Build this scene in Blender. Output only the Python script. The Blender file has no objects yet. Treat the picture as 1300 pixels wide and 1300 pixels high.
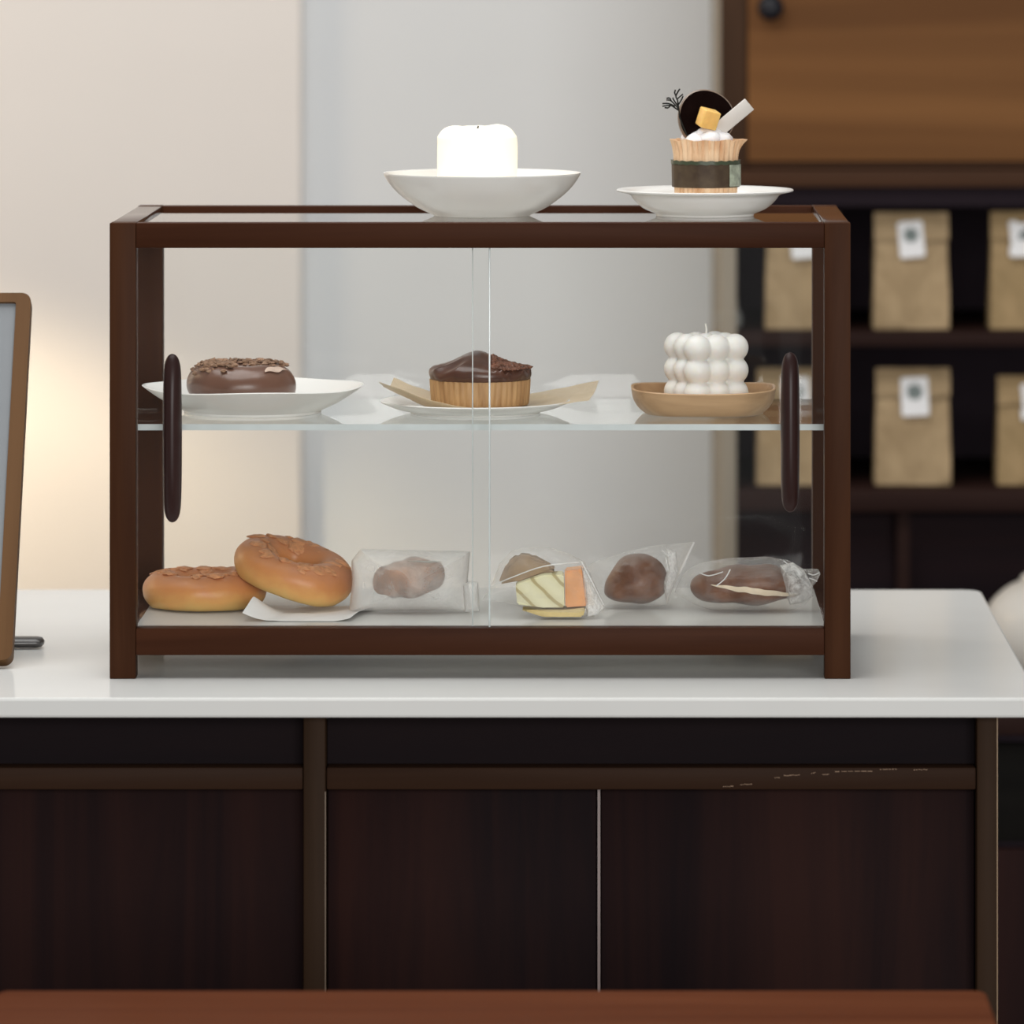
import bpy, bmesh, math, random
from mathutils import Vector, Matrix, noise

S = bpy.context.scene
COL = S.collection
random.seed(7)
PI = math.pi

# ------------------------------------------------------------------ camera
F = 7370.0            # focal length in pixels of the 1300 px frame
VX, VY = 775.0, -100.0  # where the level optical axis meets the picture plane
CAMZ = 1.5135
TOPZ = 0.90           # counter height
cam_d = bpy.data.cameras.new('camera')
cam = bpy.data.objects.new('camera', cam_d)
COL.objects.link(cam)
cam.location = (0, 0, CAMZ)
cam.rotation_euler = (PI/2, 0, 0)
cam_d.sensor_width = 36
cam_d.lens = F/1300*36
cam_d.shift_x = (650-VX)/1300
cam_d.shift_y = (VY-650)/1300
cam_d.clip_end = 60
cam_d.dof.use_dof = True
cam_d.dof.focus_distance = 4.77
cam_d.dof.aperture_fstop = 7.0
S.camera = cam

# ------------------------------------------------------------------ world, lights, exposure
w = bpy.data.worlds.new('world'); S.world = w
w.use_nodes = True
bg = w.node_tree.nodes['Background']
bg.inputs[0].default_value = (1.0, 0.98, 0.965, 1)
bg.inputs[1].default_value = 0.24

def area(name, loc, target, size, power, col, sy=None):
    l = bpy.data.lights.new(name, 'AREA')
    l.energy = power; l.color = col; l.size = size
    if sy:
        l.shape = 'RECTANGLE'; l.size_y = sy
    o = bpy.data.objects.new(name, l); COL.objects.link(o)
    o.location = loc
    o.rotation_euler = (Vector(target)-Vector(loc)).to_track_quat('-Z', 'Y').to_euler()
    o['kind'] = 'helper'
    return o
area('front_window', (1.3, -3.2, 2.2), (-0.1, 5.2, 1.1), 4.5, 305, (1.0, 0.99, 0.97), 2.6)
area('ceiling_glow', (-0.4, 4.7, 2.9), (-0.2, 4.9, 0.9), 1.8, 37, (1.0, 0.99, 0.97))
area('wall_fill', (-0.9, 5.3, 2.5), (-0.55, 7.2, 1.0), 1.0, 2.8, (0.85, 0.93, 1.0), 0.6)  # added light with no fixture, put in to brighten the back wall
area('warm_side_fill', (-2.5, 6.3, 2.0), (-1.2, 7.2, 1.4), 0.5, 15, (1.0, 0.74, 0.46))  # additional unseen warm area light, put in to warm the left wall
sp = bpy.data.lights.new('wall_lamp', 'SPOT')
sp.energy = 21; sp.color = (1.0, 0.80, 0.52); sp.spot_size = math.radians(128); sp.spot_blend = 0.35
sp.shadow_soft_size = 0.05
so = bpy.data.objects.new('wall_lamp', sp); COL.objects.link(so)
so.location = (-0.93, 6.72, 1.30)
so['kind'] = 'helper'

S.view_settings.view_transform = 'Standard'
S.view_settings.look = 'None'
S.view_settings.gamma = 1
S.view_settings.exposure = 0.1
S.view_settings.use_curve_mapping = False
S.cycles.transparent_max_bounces = 32
S.cycles.max_bounces = 14

# ------------------------------------------------------------------ helpers
def at(px, py, Y):
    return Vector(((px-VX)*Y/F, Y, CAMZ-(py-VY)*Y/F))
def X_(px, Y): return (px-VX)*Y/F
def Z_(py, Y): return CAMZ-(py-VY)*Y/F

def new_mat(name):
    m = bpy.data.materials.new(name); m.use_nodes = True
    nt = m.node_tree
    return m, nt, nt.nodes['Principled BSDF']

def coords(nt, scale=(1, 1, 1), rot=(0, 0, 0)):
    tc = nt.nodes.new('ShaderNodeTexCoord'); mp = nt.nodes.new('ShaderNodeMapping')
    mp.inputs['Scale'].default_value = scale; mp.inputs['Rotation'].default_value = rot
    nt.links.new(tc.outputs['Object'], mp.inputs['Vector'])
    return mp.outputs[0]

def noise_n(nt, vec, scale, detail=4, rough=0.6, dist=0.0):
    n = nt.nodes.new('ShaderNodeTexNoise')
    n.inputs['Scale'].default_value = scale; n.inputs['Detail'].default_value = detail
    n.inputs['Roughness'].default_value = rough; n.inputs['Distortion'].default_value = dist
    nt.links.new(vec, n.inputs['Vector'])
    return n.outputs['Fac']

def ramp(nt, fac, stops):
    r = nt.nodes.new('ShaderNodeValToRGB')
    e = r.color_ramp.elements
    while len(e) < len(stops): e.new(0.5)
    for k, (p, c) in enumerate(stops):
        e[k].position = p; e[k].color = (*c, 1)
    nt.links.new(fac, r.inputs[0])
    return r.outputs[0]

def bump(nt, p, h, strength, dist=0.001):
    b = nt.nodes.new('ShaderNodeBump')
    b.inputs['Strength'].default_value = strength; b.inputs['Distance'].default_value = dist
    nt.links.new(h, b.inputs['Height']); nt.links.new(b.outputs[0], p.inputs['Normal'])

def mat_plain(name, c, rough=0.5, spec=0.5, var=0.06, nscale=30, bumpy=0.0, bscale=200, sss=0.0):
    m, nt, p = new_mat(name)
    v = coords(nt)
    f = noise_n(nt, v, nscale, 3)
    a = tuple(max(0, x*(1-var)) for x in c); b = tuple(min(1, x*(1+var)) for x in c)
    nt.links.new(ramp(nt, f, [(0.3, a), (0.7, b)]), p.inputs['Base Color'])
    p.inputs['Roughness'].default_value = rough
    p.inputs['Specular IOR Level'].default_value = spec
    if bumpy: bump(nt, p, noise_n(nt, v, bscale, 4), bumpy)
    if sss:
        p.inputs['Subsurface Weight'].default_value = sss
        p.inputs['Subsurface Radius'].default_value = (0.02, 0.015, 0.01)
        p.inputs['Subsurface Scale'].default_value = 0.4
    return m

def mat_wood(name, a, b, axis='x', rough=0.4, scale=1.0, spec=0.5, contrast=(0.3, 0.72)):
    m, nt, p = new_mat(name)
    st = {'x': (2, 38, 38), 'y': (38, 2, 38), 'z': (38, 38, 2)}[axis]
    v = coords(nt, tuple(s*scale for s in st))
    f = noise_n(nt, v, 1.0, 6, 0.62, 0.6)
    nt.links.new(ramp(nt, f, [(contrast[0], a), (contrast[1], b)]), p.inputs['Base Color'])
    p.inputs['Roughness'].default_value = rough
    p.inputs['Specular IOR Level'].default_value = spec
    bump(nt, p, f, 0.12, 0.0006)
    return m

def mat_glass(name, tint=(0.997, 1.0, 0.998), ior=1.24, refl=(1, 1, 1)):
    m, nt, p = new_mat(name)
    nt.nodes.remove(p)
    out = nt.nodes['Material Output']
    t = nt.nodes.new('ShaderNodeBsdfTransparent'); t.inputs[0].default_value = (*tint, 1)
    g = nt.nodes.new('ShaderNodeBsdfGlossy'); g.inputs['Roughness'].default_value = 0.015
    g.inputs[0].default_value = (*refl, 1)
    lw = nt.nodes.new('ShaderNodeLayerWeight'); lw.inputs[0].default_value = 0.5
    pw = nt.nodes.new('ShaderNodeMath'); pw.operation = 'POWER'; pw.inputs[1].default_value = 5.0
    nt.links.new(lw.outputs['Facing'], pw.inputs[0])
    f0 = ((ior-1)/(ior+1))**2
    fr = nt.nodes.new('ShaderNodeMath'); fr.operation = 'MULTIPLY_ADD'; fr.inputs[1].default_value = 1-f0; fr.inputs[2].default_value = f0
    nt.links.new(pw.outputs[0], fr.inputs[0])
    mx = nt.nodes.new('ShaderNodeMixShader')
    nt.links.new(fr.outputs[0], mx.inputs[0]); nt.links.new(t.outputs[0], mx.inputs[1]); nt.links.new(g.outputs[0], mx.inputs[2])
    nt.links.new(mx.outputs[0], out.inputs[0])
    return m

def mat_film(name, base=0.06, edge=0.55, col=(0.95, 0.94, 0.92), rough=0.14, blend=0.35, wr=0.5, wscale=60, stretch=(1, 1, 1), spots=0.05):
    m, nt, p = new_mat(name)
    p.inputs['Base Color'].default_value = (*col, 1)
    p.inputs['Roughness'].default_value = rough
    p.inputs['Specular IOR Level'].default_value = 0.8
    lw = nt.nodes.new('ShaderNodeLayerWeight'); lw.inputs[0].default_value = blend
    v = coords(nt, stretch)
    f = noise_n(nt, v, wscale, 5, 0.65, 0.8)
    cr = ramp(nt, f, [(0.46, (0, 0, 0)), (0.62, (1, 1, 1))])
    mr = nt.nodes.new('ShaderNodeMath'); mr.operation = 'MULTIPLY_ADD'
    nt.links.new(lw.outputs['Facing'], mr.inputs[0]); mr.inputs[1].default_value = edge; mr.inputs[2].default_value = base
    m2 = nt.nodes.new('ShaderNodeMath'); m2.operation = 'MULTIPLY_ADD'; m2.use_clamp = True
    nt.links.new(cr, m2.inputs[0]); m2.inputs[1].default_value = spots; nt.links.new(mr.outputs[0], m2.inputs[2])
    nt.links.new(m2.outputs[0], p.inputs['Alpha'])
    bump(nt, p, f, wr, 0.004)
    return m

# meshes -------------------------------------------------------------
def box(bm, x0, x1, y0, y1, z0, z1, bev=0.0, seg=2):
    r = bmesh.ops.create_cube(bm, size=1.0)
    vs = r['verts']
    for v in vs:
        v.co = Vector((x0+(v.co.x+0.5)*(x1-x0), y0+(v.co.y+0.5)*(y1-y0), z0+(v.co.z+0.5)*(z1-z0)))
    if bev:
        es = list({e for v in vs for e in v.link_edges})
        bmesh.ops.bevel(bm, geom=es, offset=bev, segments=seg, profile=0.5, affect='EDGES')
    return bm
def bx(*a, **k): return box(bmesh.new(), *a, **k)

def finish(o, smooth):
    if smooth:
        for f in o.data.polygons: f.use_smooth = True
        try: o.data.set_sharp_from_angle(angle=math.radians(smooth if smooth is not True else 42))
        except Exception: pass

def obj(name, bm, m, parent=None, smooth=True, loc=None):
    bmesh.ops.recalc_face_normals(bm, faces=bm.faces)
    me = bpy.data.meshes.new(name); bm.to_mesh(me); bm.free()
    o = bpy.data.objects.new(name, me); COL.objects.link(o)
    for mm in (m if isinstance(m, (list, tuple)) else [m]): me.materials.append(mm)
    if parent: o.parent = parent
    if loc: o.location = loc
    finish(o, smooth)
    return o

def tag(o, label, cat, group=None):
    o['label'] = label; o['category'] = cat
    if group: o['group'] = group
    return o
def thing(name, label, cat, loc, rz=0, group=None):
    o = bpy.data.objects.new(name, None); COL.objects.link(o)
    o.empty_display_size = 0.02
    o.location = loc; o.rotation_euler = (0, 0, rz)
    return tag(o, label, cat, group)
def struct(name, bm, m, parent=None, smooth=True):
    o = obj(name, bm, m, parent, smooth)
    if not parent: o['kind'] = 'structure'
    return o

def dup(root, loc, rz=None):
    r = root.copy(); COL.objects.link(r); r.location = loc
    if rz is not None: r.rotation_euler = (0, 0, rz)
    for ch in list(root.children):
        c = ch.copy(); COL.objects.link(c); c.parent = r
        for g in list(ch.children):
            d = g.copy(); COL.objects.link(d); d.parent = c
    return r

def lathe(profile, seg=72, fn=None):
    bm = bmesh.new()
    rings = []
    for (r, z) in profile:
        if r < 1e-6:
            rings.append([bm.verts.new((0, 0, z))])
        else:
            ring = []
            for k in range(seg):
                a = 2*PI*k/seg
                rr, zz = fn(r, z, a) if fn else (r, z)
                ring.append(bm.verts.new((rr*math.cos(a), rr*math.sin(a), zz)))
            rings.append(ring)
    for A, B in zip(rings, rings[1:]):
        if len(A) == 1 and len(B) == 1: continue
        for k in range(seg):
            j = (k+1) % seg
            if len(A) == 1: bm.faces.new((A[0], B[k], B[j]))
            elif len(B) == 1: bm.faces.new((A[k], A[j], B[0]))
            else: bm.faces.new((A[k], A[j], B[j], B[k]))
    return bm

def smooth_prof(pts, n=4):
    out = []
    P = [pts[0]]+list(pts)+[pts[-1]]
    for i in range(1, len(P)-2):
        p0, p1, p2, p3 = P[i-1], P[i], P[i+1], P[i+2]
        for k in range(n):
            t = k/n
            out.append(tuple(0.5*((2*p1[j])+(-p0[j]+p2[j])*t+(2*p0[j]-5*p1[j]+4*p2[j]-p3[j])*t*t+(-p0[j]+3*p1[j]-3*p2[j]+p3[j])*t**3) for j in range(len(p1))))
    out.append(tuple(pts[-1]))
    return out

def sphere(bm, c, r, sc=(1, 1, 1), u=24, v=14):
    rr = bmesh.ops.create_uvsphere(bm, u_segments=u, v_segments=v, radius=1)
    for q in rr['verts']:
        q.co = Vector((c[0]+q.co.x*r*sc[0], c[1]+q.co.y*r*sc[1], c[2]+q.co.z*r*sc[2]))
    return rr['verts']

def tube(bm, pts, rad, n=8):
    pts = [Vector(p) for p in pts]
    if not isinstance(rad, (list, tuple)): rad = [rad]*len(pts)
    rings = []
    for i, p in enumerate(pts):
        d = (pts[min(i+1, len(pts)-1)]-pts[max(i-1, 0)]).normalized()
        a = d.orthogonal().normalized(); b = d.cross(a)
        if rings:
            a = (la-d*la.dot(d)).normalized(); b = d.cross(a)
        la = a
        rings.append([bm.verts.new(p+(a*math.cos(2*PI*k/n)+b*math.sin(2*PI*k/n))*rad[i]) for k in range(n)])
    for A, B in zip(rings, rings[1:]):
        for k in range(n):
            bm.faces.new((A[k], A[(k+1) % n], B[(k+1) % n], B[k]))
    bm.faces.new(rings[0]); bm.faces.new(rings[-1])
    return bm

def torus(R, r, rz, nu=72, nv=28, fn=None):
    bm = bmesh.new(); G = []
    for i in range(nu):
        a = 2*PI*i/nu; row = []
        for j in range(nv):
            b = 2*PI*j/nv
            d = R+r*math.cos(b); z = rz*math.sin(b)
            p = Vector((d*math.cos(a), d*math.sin(a), z))
            if fn: p = fn(p, a, b)
            row.append(bm.verts.new(p))
        G.append(row)
    for i in range(nu):
        for j in range(nv):
            bm.faces.new((G[i][j], G[(i+1) % nu][j], G[(i+1) % nu][(j+1) % nv], G[i][(j+1) % nv]))
    return bm

def resample(poly, n):
    P = [Vector(p) for p in poly]; L = [0]
    for a, b in zip(P, P[1:]+P[:1]): L.append(L[-1]+(b-a).length)
    out = []
    for k in range(n):
        s = L[-1]*k/n
        for i in range(len(P)):
            if L[i] <= s <= L[i+1]:
                t = (s-L[i])/max(1e-9, L[i+1]-L[i])
                out.append(P[i].lerp(P[(i+1) % len(P)], t)); break
    return out

def puffy(poly, T, n=120, rings=16, power=2.4, amp=0.0015, nsc=70, seed=0.0, centre=None, stretch=(1, 1, 1)):
    """A closed cushion: the outline lies in the x-z plane, the body bulges T to the front and back."""
    P = resample(poly, n)
    c = Vector(centre) if centre else sum(P, Vector((0, 0)))/len(P)
    bm = bmesh.new()
    def pt(q, r, side):
        p = c.lerp(q, r)
        y = side*T*(max(0.0, 1-r**power))**0.6
        s = Vector((p.x*stretch[0], (y+seed)*stretch[1], p.y*stretch[2]))*nsc
        d = (1-abs(noise.noise(s)))**2-0.5+0.4*(1-abs(noise.noise(s*2.3)))-0.2
        k = amp*(1 if r < 0.999 else 0.0)
        return Vector((p.x+k*0.3*d*(p.x-c.x)/(abs(p.x-c.x)+0.02), y+side*d*k, max(0.0005, p.y+0.4*k*d)))
    edge = [bm.verts.new(pt(q, 1.0, 0)) for q in P]
    for side in (-1, 1):
        prev = edge
        for i in range(1, rings+1):
            r = 1-i/rings
            if r <= 1e-6:
                m = bm.verts.new(pt(P[0], 0, side))
                for k in range(n): bm.faces.new((prev[k], prev[(k+1) % n], m))
            else:
                cur = [bm.verts.new(pt(q, r, side)) for q in P]
                for k in range(n): bm.faces.new((prev[k], prev[(k+1) % n], cur[(k+1) % n], cur[k]))
                prev = cur
    return bm

def round_slab(x0, x1, y0, y1, z0, z1, rad, bev):
    """flat slab with plan corners rounded by rad = (front, back) and softened top and bottom edges"""
    def ring(d, z):
        out = []
        for cx_, cy_, a0, r in ((x1, y1, 0, rad[1]), (x0, y1, 90, rad[1]), (x0, y0, 180, rad[0]), (x1, y0, 270, rad[0])):
            sx_ = 1 if cx_ == x1 else -1; sy_ = 1 if cy_ == y1 else -1
            for k in range(11):
                a = math.radians(a0+9*k)
                out.append(bm.verts.new((cx_-sx_*r+(r-d)*math.cos(a), cy_-sy_*r+(r-d)*math.sin(a), z)))
        return out
    bm = bmesh.new()
    lv = [(bev, z0), (bev*0.3, z0+bev*0.3), (0, z0+bev), (0, z1-bev), (bev*0.3, z1-bev*0.3), (bev, z1)]
    R_ = [ring(d, z) for d, z in lv]
    n = len(R_[0])
    for A, B in zip(R_, R_[1:]):
        for k in range(n): bm.faces.new((A[k], A[(k+1) % n], B[(k+1) % n], B[k]))
    bm.faces.new(R_[0][::-1]); bm.faces.new(R_[-1])
    return bm

def sheet(nx, ny, fn, thick=0.0):
    bm = bmesh.new()
    G = [[bm.verts.new(fn(i/nx, j/ny)) for j in range(ny+1)] for i in range(nx+1)]
    for i in range(nx):
        for j in range(ny):
            bm.faces.new((G[i][j], G[i+1][j], G[i+1][j+1], G[i][j+1]))
    if thick:
        bmesh.ops.recalc_face_normals(bm, faces=bm.faces)
        bmesh.ops.solidify(bm, geom=bm.faces[:], thickness=thick)
    return bm

def fleck(bm, c, r, rnd):
    rr = bmesh.ops.create_icosphere(bm, subdivisions=2, radius=r)
    o_ = Vector((rnd.uniform(0, 50), 0, 0))
    for q in rr['verts']: q.co *= 1+0.55*noise.noise(q.co/r*1.4+o_)
    k = Vector((rnd.uniform(0.7, 1.5), rnd.uniform(0.7, 1.4), rnd.uniform(0.4, 0.7)))
    for q in rr['verts']:
        q.co = Vector((q.co.x*k.x, q.co.y*k.y, q.co.z*k.z))*rnd.uniform(0.8, 1.2)+Vector(c)

# ------------------------------------------------------------------ materials
M = {}
M['wall_cream'] = mat_plain('cream_plaster', (0.83, 0.785, 0.745), 0.85, 0.2, 0.01, 3, 0.08, 120)
M['wall'] = mat_plain('white_plaster', (0.695, 0.715, 0.73), 0.85, 0.2, 0.015, 3, 0.08, 120)
M['counter'] = mat_plain('white_stone_top', (0.73, 0.735, 0.72), 0.2, 0.25, 0.02, 6)
M['counter'].node_tree.nodes['Principled BSDF'].inputs['IOR'].default_value = 1.14
M['counter'].node_tree.nodes['Principled BSDF'].inputs['Roughness'].default_value = 0.14
M['walnut_x'] = mat_wood('walnut_x', (0.034, 0.0112, 0.0052), (0.058, 0.0205, 0.0095), 'x', 0.45, 1.0, 0.05)
M['walnut_y'] = mat_wood('walnut_y', (0.037, 0.012, 0.006), (0.059, 0.022, 0.011), 'y', 0.16, 1.0, 0.5)
M['walnut_z'] = mat_wood('walnut_z', (0.034, 0.0120, 0.0052), (0.064, 0.0250, 0.0110), 'z', 0.45, 1.0, 0.05)
M['handle'] = mat_wood('dark_handle_wood', (0.020, 0.008, 0.0075), (0.036, 0.015, 0.013), 'z', 0.35, 1.0, 0.25)
M['panel'] = mat_wood('dark_panel_wood', (0.0095, 0.0056, 0.0066), (0.026, 0.0105, 0.0088), 'z', 0.6, 0.35, 0.04, (0.38, 0.68))
M['drawer'] = mat_wood('dark_drawer_wood', (0.009, 0.0065, 0.0080), (0.014, 0.0085, 0.0092), 'x', 0.6, 0.5, 0.04)
M['stile_x'] = mat_wood('brown_rail_wood', (0.024, 0.0115, 0.007), (0.038, 0.0185, 0.0105), 'x', 0.5, 1, 0.05)
M['stile_z'] = mat_wood('brown_stile_wood', (0.026, 0.014, 0.0075), (0.038, 0.020, 0.011), 'z', 0.5, 1, 0.05)
M['table'] = mat_wood('reddish_table_wood', (0.095, 0.027, 0.012), (0.165, 0.054, 0.024), 'x', 0.33, 0.5, 0.05)
M['table'].node_tree.nodes['Principled BSDF'].inputs['IOR'].default_value = 1.15
M['door_wood'] = mat_wood('warm_brown_wood', (0.125, 0.054, 0.020), (0.23, 0.105, 0.038), 'x', 0.6, 0.22, 0.1, (0.35, 0.68))
M['ledge'] = mat_wood('ledge_wood', (0.042, 0.020, 0.011), (0.070, 0.032, 0.017), 'x', 0.6, 0.6, 0.08)
M['shelf_dark'] = mat_wood('dark_shelf_wood', (0.018, 0.009, 0.008), (0.030, 0.014, 0.011), 'x', 0.6, 0.5, 0.06)
M['niche'] = mat_plain('black_brown_back', (0.036, 0.026, 0.033), 0.8, 0.05)
M['side_lit'] = mat_wood('lit_side_wood', (0.27, 0.235, 0.18), (0.35, 0.30, 0.24), 'z', 0.6, 1, 0.2)  # light falling on the left side panel is put into this beige
M['glass'] = mat_glass('clear_glass')
M['glass_shelf'] = mat_glass('shelf_glass', (0.97, 0.992, 0.985), 1.35)
M['glass_edge'] = mat_plain('polished_glass_edge', (0.62, 0.68, 0.68), 0.15, 0.8)
M['porcelain'] = mat_plain('white_porcelain', (0.80, 0.79, 0.76), 0.22, 0.5, 0.01)
M['board'] = mat_plain('white_base_board', (0.72, 0.71, 0.68), 0.35, 0.3, 0.02)
m, nt, p = new_mat('white_acrylic_board')
p.inputs['Base Color'].default_value = (0.90, 0.89, 0.87, 1); p.inputs['Roughness'].default_value = 0.08
p.inputs['IOR'].default_value = 1.15
tl = nt.nodes.new('ShaderNodeBsdfTranslucent'); tl.inputs[0].default_value = (0.85, 0.84, 0.81, 1)
mx = nt.nodes.new('ShaderNodeMixShader'); mx.inputs[0].default_value = 0.36
nt.links.new(p.outputs[0], mx.inputs[1]); nt.links.new(tl.outputs[0], mx.inputs[2]); nt.links.new(mx.outputs[0], nt.nodes['Material Output'].inputs[0])
M['board'] = m
M['paper'] = mat_plain('white_baking_paper', (0.82, 0.81, 0.80), 0.7, 0.2, 0.02, 30, 0.3, 60)
M['metal'] = mat_plain('grey_metal', (0.32, 0.30, 0.28), 0.25, 0.8); M['metal'].node_tree.nodes['Principled BSDF'].inputs['Metallic'].default_value = 0.9
M['black'] = mat_plain('black_metal', (0.008, 0.008, 0.012), 0.5, 0.3)

# ------------------------------------------------------------------ the setting
FLOOR = mat_plain('grey_floor', (0.30, 0.28, 0.26), 0.6, 0.3, 0.08, 4)
struct('floor', bx(-3.2, 3.2, 1.0, 7.4, -0.05, 0), FLOOR)
WB = 7.20      # back wall
struct('wall_back', bx(-3.2, 3.2, WB, WB+0.1, 0, 3.2), M['wall'])
xl = X_(382.5, 7.175)
struct('wall_left', bx(-3.2, xl, 7.175, WB, 0, 3.2, bev=0.004), M['wall_cream'])

# ------------------------------------------------------------------ wall cabinet behind the counter (flap door, ledge, open shelves, base)
SY = 6.60      # front plane of the shelf unit
x0, x1 = X_(915, SY), 1.25
kx = (x0+x1)/2
cab = thing('tall_cabinet', 'tall brown wooden cabinet with flap door above dark open shelves behind the counter', 'cabinet', (kx, SY, 0))
L, R = x0-kx, x1-kx
def zc(py, Y=SY): return Z_(py, Y)
PT = 0.018
obj('side_panel', bx(L, L+PT, 0.002, WB-SY-0.002, 0.70, 2.05, bev=0.001), M['side_lit'], cab)
obj('side_panel', bx(R-PT, R, 0.002, WB-SY-0.002, 0.70, 2.05, bev=0.001), M['stile_z'], cab)
obj('back_panel', bx(L+PT, R-PT, 0.40, 0.42, 0.70, 2.05), M['niche'], cab)
zt = zc(272)
# upper closed cupboard
obj('cupboard_floor', bx(L+PT, R-PT, 0.0, 0.40, zc(237), zc(216)), M['ledge'], cab)
obj('ledge', bx(L+0.001, R, -0.012, 0.02, zc(237), zc(215), bev=0.002), M['ledge'], cab)
obj('cupboard_top', bx(L+PT, R-PT, 0.0, 0.40, 2.03, 2.05), M['ledge'], cab)
obj('stile', bx(L, X_(948, SY)-kx, -0.004, 0.018, zc(213), 2.05, bev=0.001), mat_wood('stile_mid', (0.042, 0.022, 0.013), (0.070, 0.036, 0.020), 'z', 0.6, 0.6, 0.08), cab)
dr = obj('flap_door', bx(X_(949, SY)-kx, R-0.02, -0.006, 0.014, zc(205), 2.045, bev=0.002), M['door_wood'], cab)
kb = bmesh.new()
sphere(kb, (0, 0, 0), 0.0145, (1, 0.7, 1))
tube(kb, [(0, 0.02, 0), (0, 0.0, 0)], 0.006, 12)
kp = at(978, 9, SY)
obj('knob', kb, M['black'], dr, loc=(kp.x-kx, -0.018, kp.z))
obj('door_lip', bx(X_(949, SY)-kx, R-0.02, -0.003, 0.016, zc(213.5), zc(206), bev=0.001), M['ledge'], cab)
# open shelves
obj('top_valance', bx(L+PT, R-PT, 0.05, 0.07, zc(262, 6.65), zc(237.5)), M['niche'], cab)
SH = (zc(419, 6.64), zc(617, 6.64))
for (zt_s, pb) in ((SH[0], 440), (SH[1], 650)):
    obj('shelf', bx(L+PT+0.0003, R-PT-0.0003, 0.0, 0.3995, zc(pb), zt_s, bev=0.002), M['shelf_dark'], cab)
for px in (1140, 1400):
    obj('base_divider', bx(X_(px, SY)-kx, X_(px+16, SY)-kx, 0.02, 0.39, 0.702, zc(650)-0.0005), M['shelf_dark'], cab)
obj('base_panel', bx(L+PT, R-PT, 0.05, 0.07, 0.702, zc(650)-0.0005), mat_wood('base_panel_wood', (0.010, 0.007, 0.009), (0.020, 0.010, 0.011), 'x', 0.6, 0.6, 0.05), cab)

# low back cabinet under it, standing forward of the shelves
lb = thing('low_back_cabinet', 'low dark brown cabinet below the open shelves, right of the counter', 'cabinet', (kx, 6.0, 0))
obj('worktop', bx(L-0.01, R, 0, WB-6.0-0.005, 0.672, 0.70, bev=0.002), M['shelf_dark'], lb)
obj('carcass', bx(L, R-0.01, 0.03, WB-6.0-0.01, 0.0, 0.672), M['niche'], lb)
obj('drawer_front', bx(L+0.02, R-0.02, 0.012, 0.03, 0.56, 0.662, bev=0.002), mat_wood('shaded_drawer', (0.007, 0.0065, 0.006), (0.010, 0.009, 0.008), 'x', 0.7, 1, 0.03), lb)  # shadow at this height is put into the near-black colour
for k in range(3):
    wx = (R-L-0.04)/3
    obj('cabinet_door', bx(L+0.02+k*wx, L+0.02+(k+1)*wx-0.004, 0.012, 0.03, 0.08, 0.553, bev=0.002), M['panel'], lb)

# kraft bags -----------------------------------------------------------
def mat_kraft(name, a, b):
    m, nt, p = new_mat(name)
    v = coords(nt)
    f = noise_n(nt, v, 20, 4, 0.6, 0.8)
    nt.links.new(ramp(nt, f, [(0.3, a), (0.7, b)]), p.inputs['Base Color'])
    p.inputs['Roughness'].default_value = 0.7
    p.inputs['Specular IOR Level'].default_value = 0.25
    bump(nt, p, noise_n(nt, v, 20, 3, 0.5, 1.5), 0.5, 0.006)
    return m
KR = mat_kraft('kraft_paper', (0.31, 0.215, 0.115), (0.49, 0.355, 0.205))
KR2 = mat_kraft('darker_kraft_paper', (0.29, 0.20, 0.095), (0.42, 0.29, 0.15))
LBL = mat_plain('white_label_paper', (0.85, 0.84, 0.84), 0.5, 0.3, 0.02)
INK = mat_plain('grey_green_ink', (0.20, 0.235, 0.225), 0.6, 0.2)
INKD = mat_plain('dark_green_ink', (0.045, 0.065, 0.06), 0.6, 0.2)
INKL = mat_plain('pale_grey_ink', (0.40, 0.44, 0.43), 0.6, 0.2)

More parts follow.
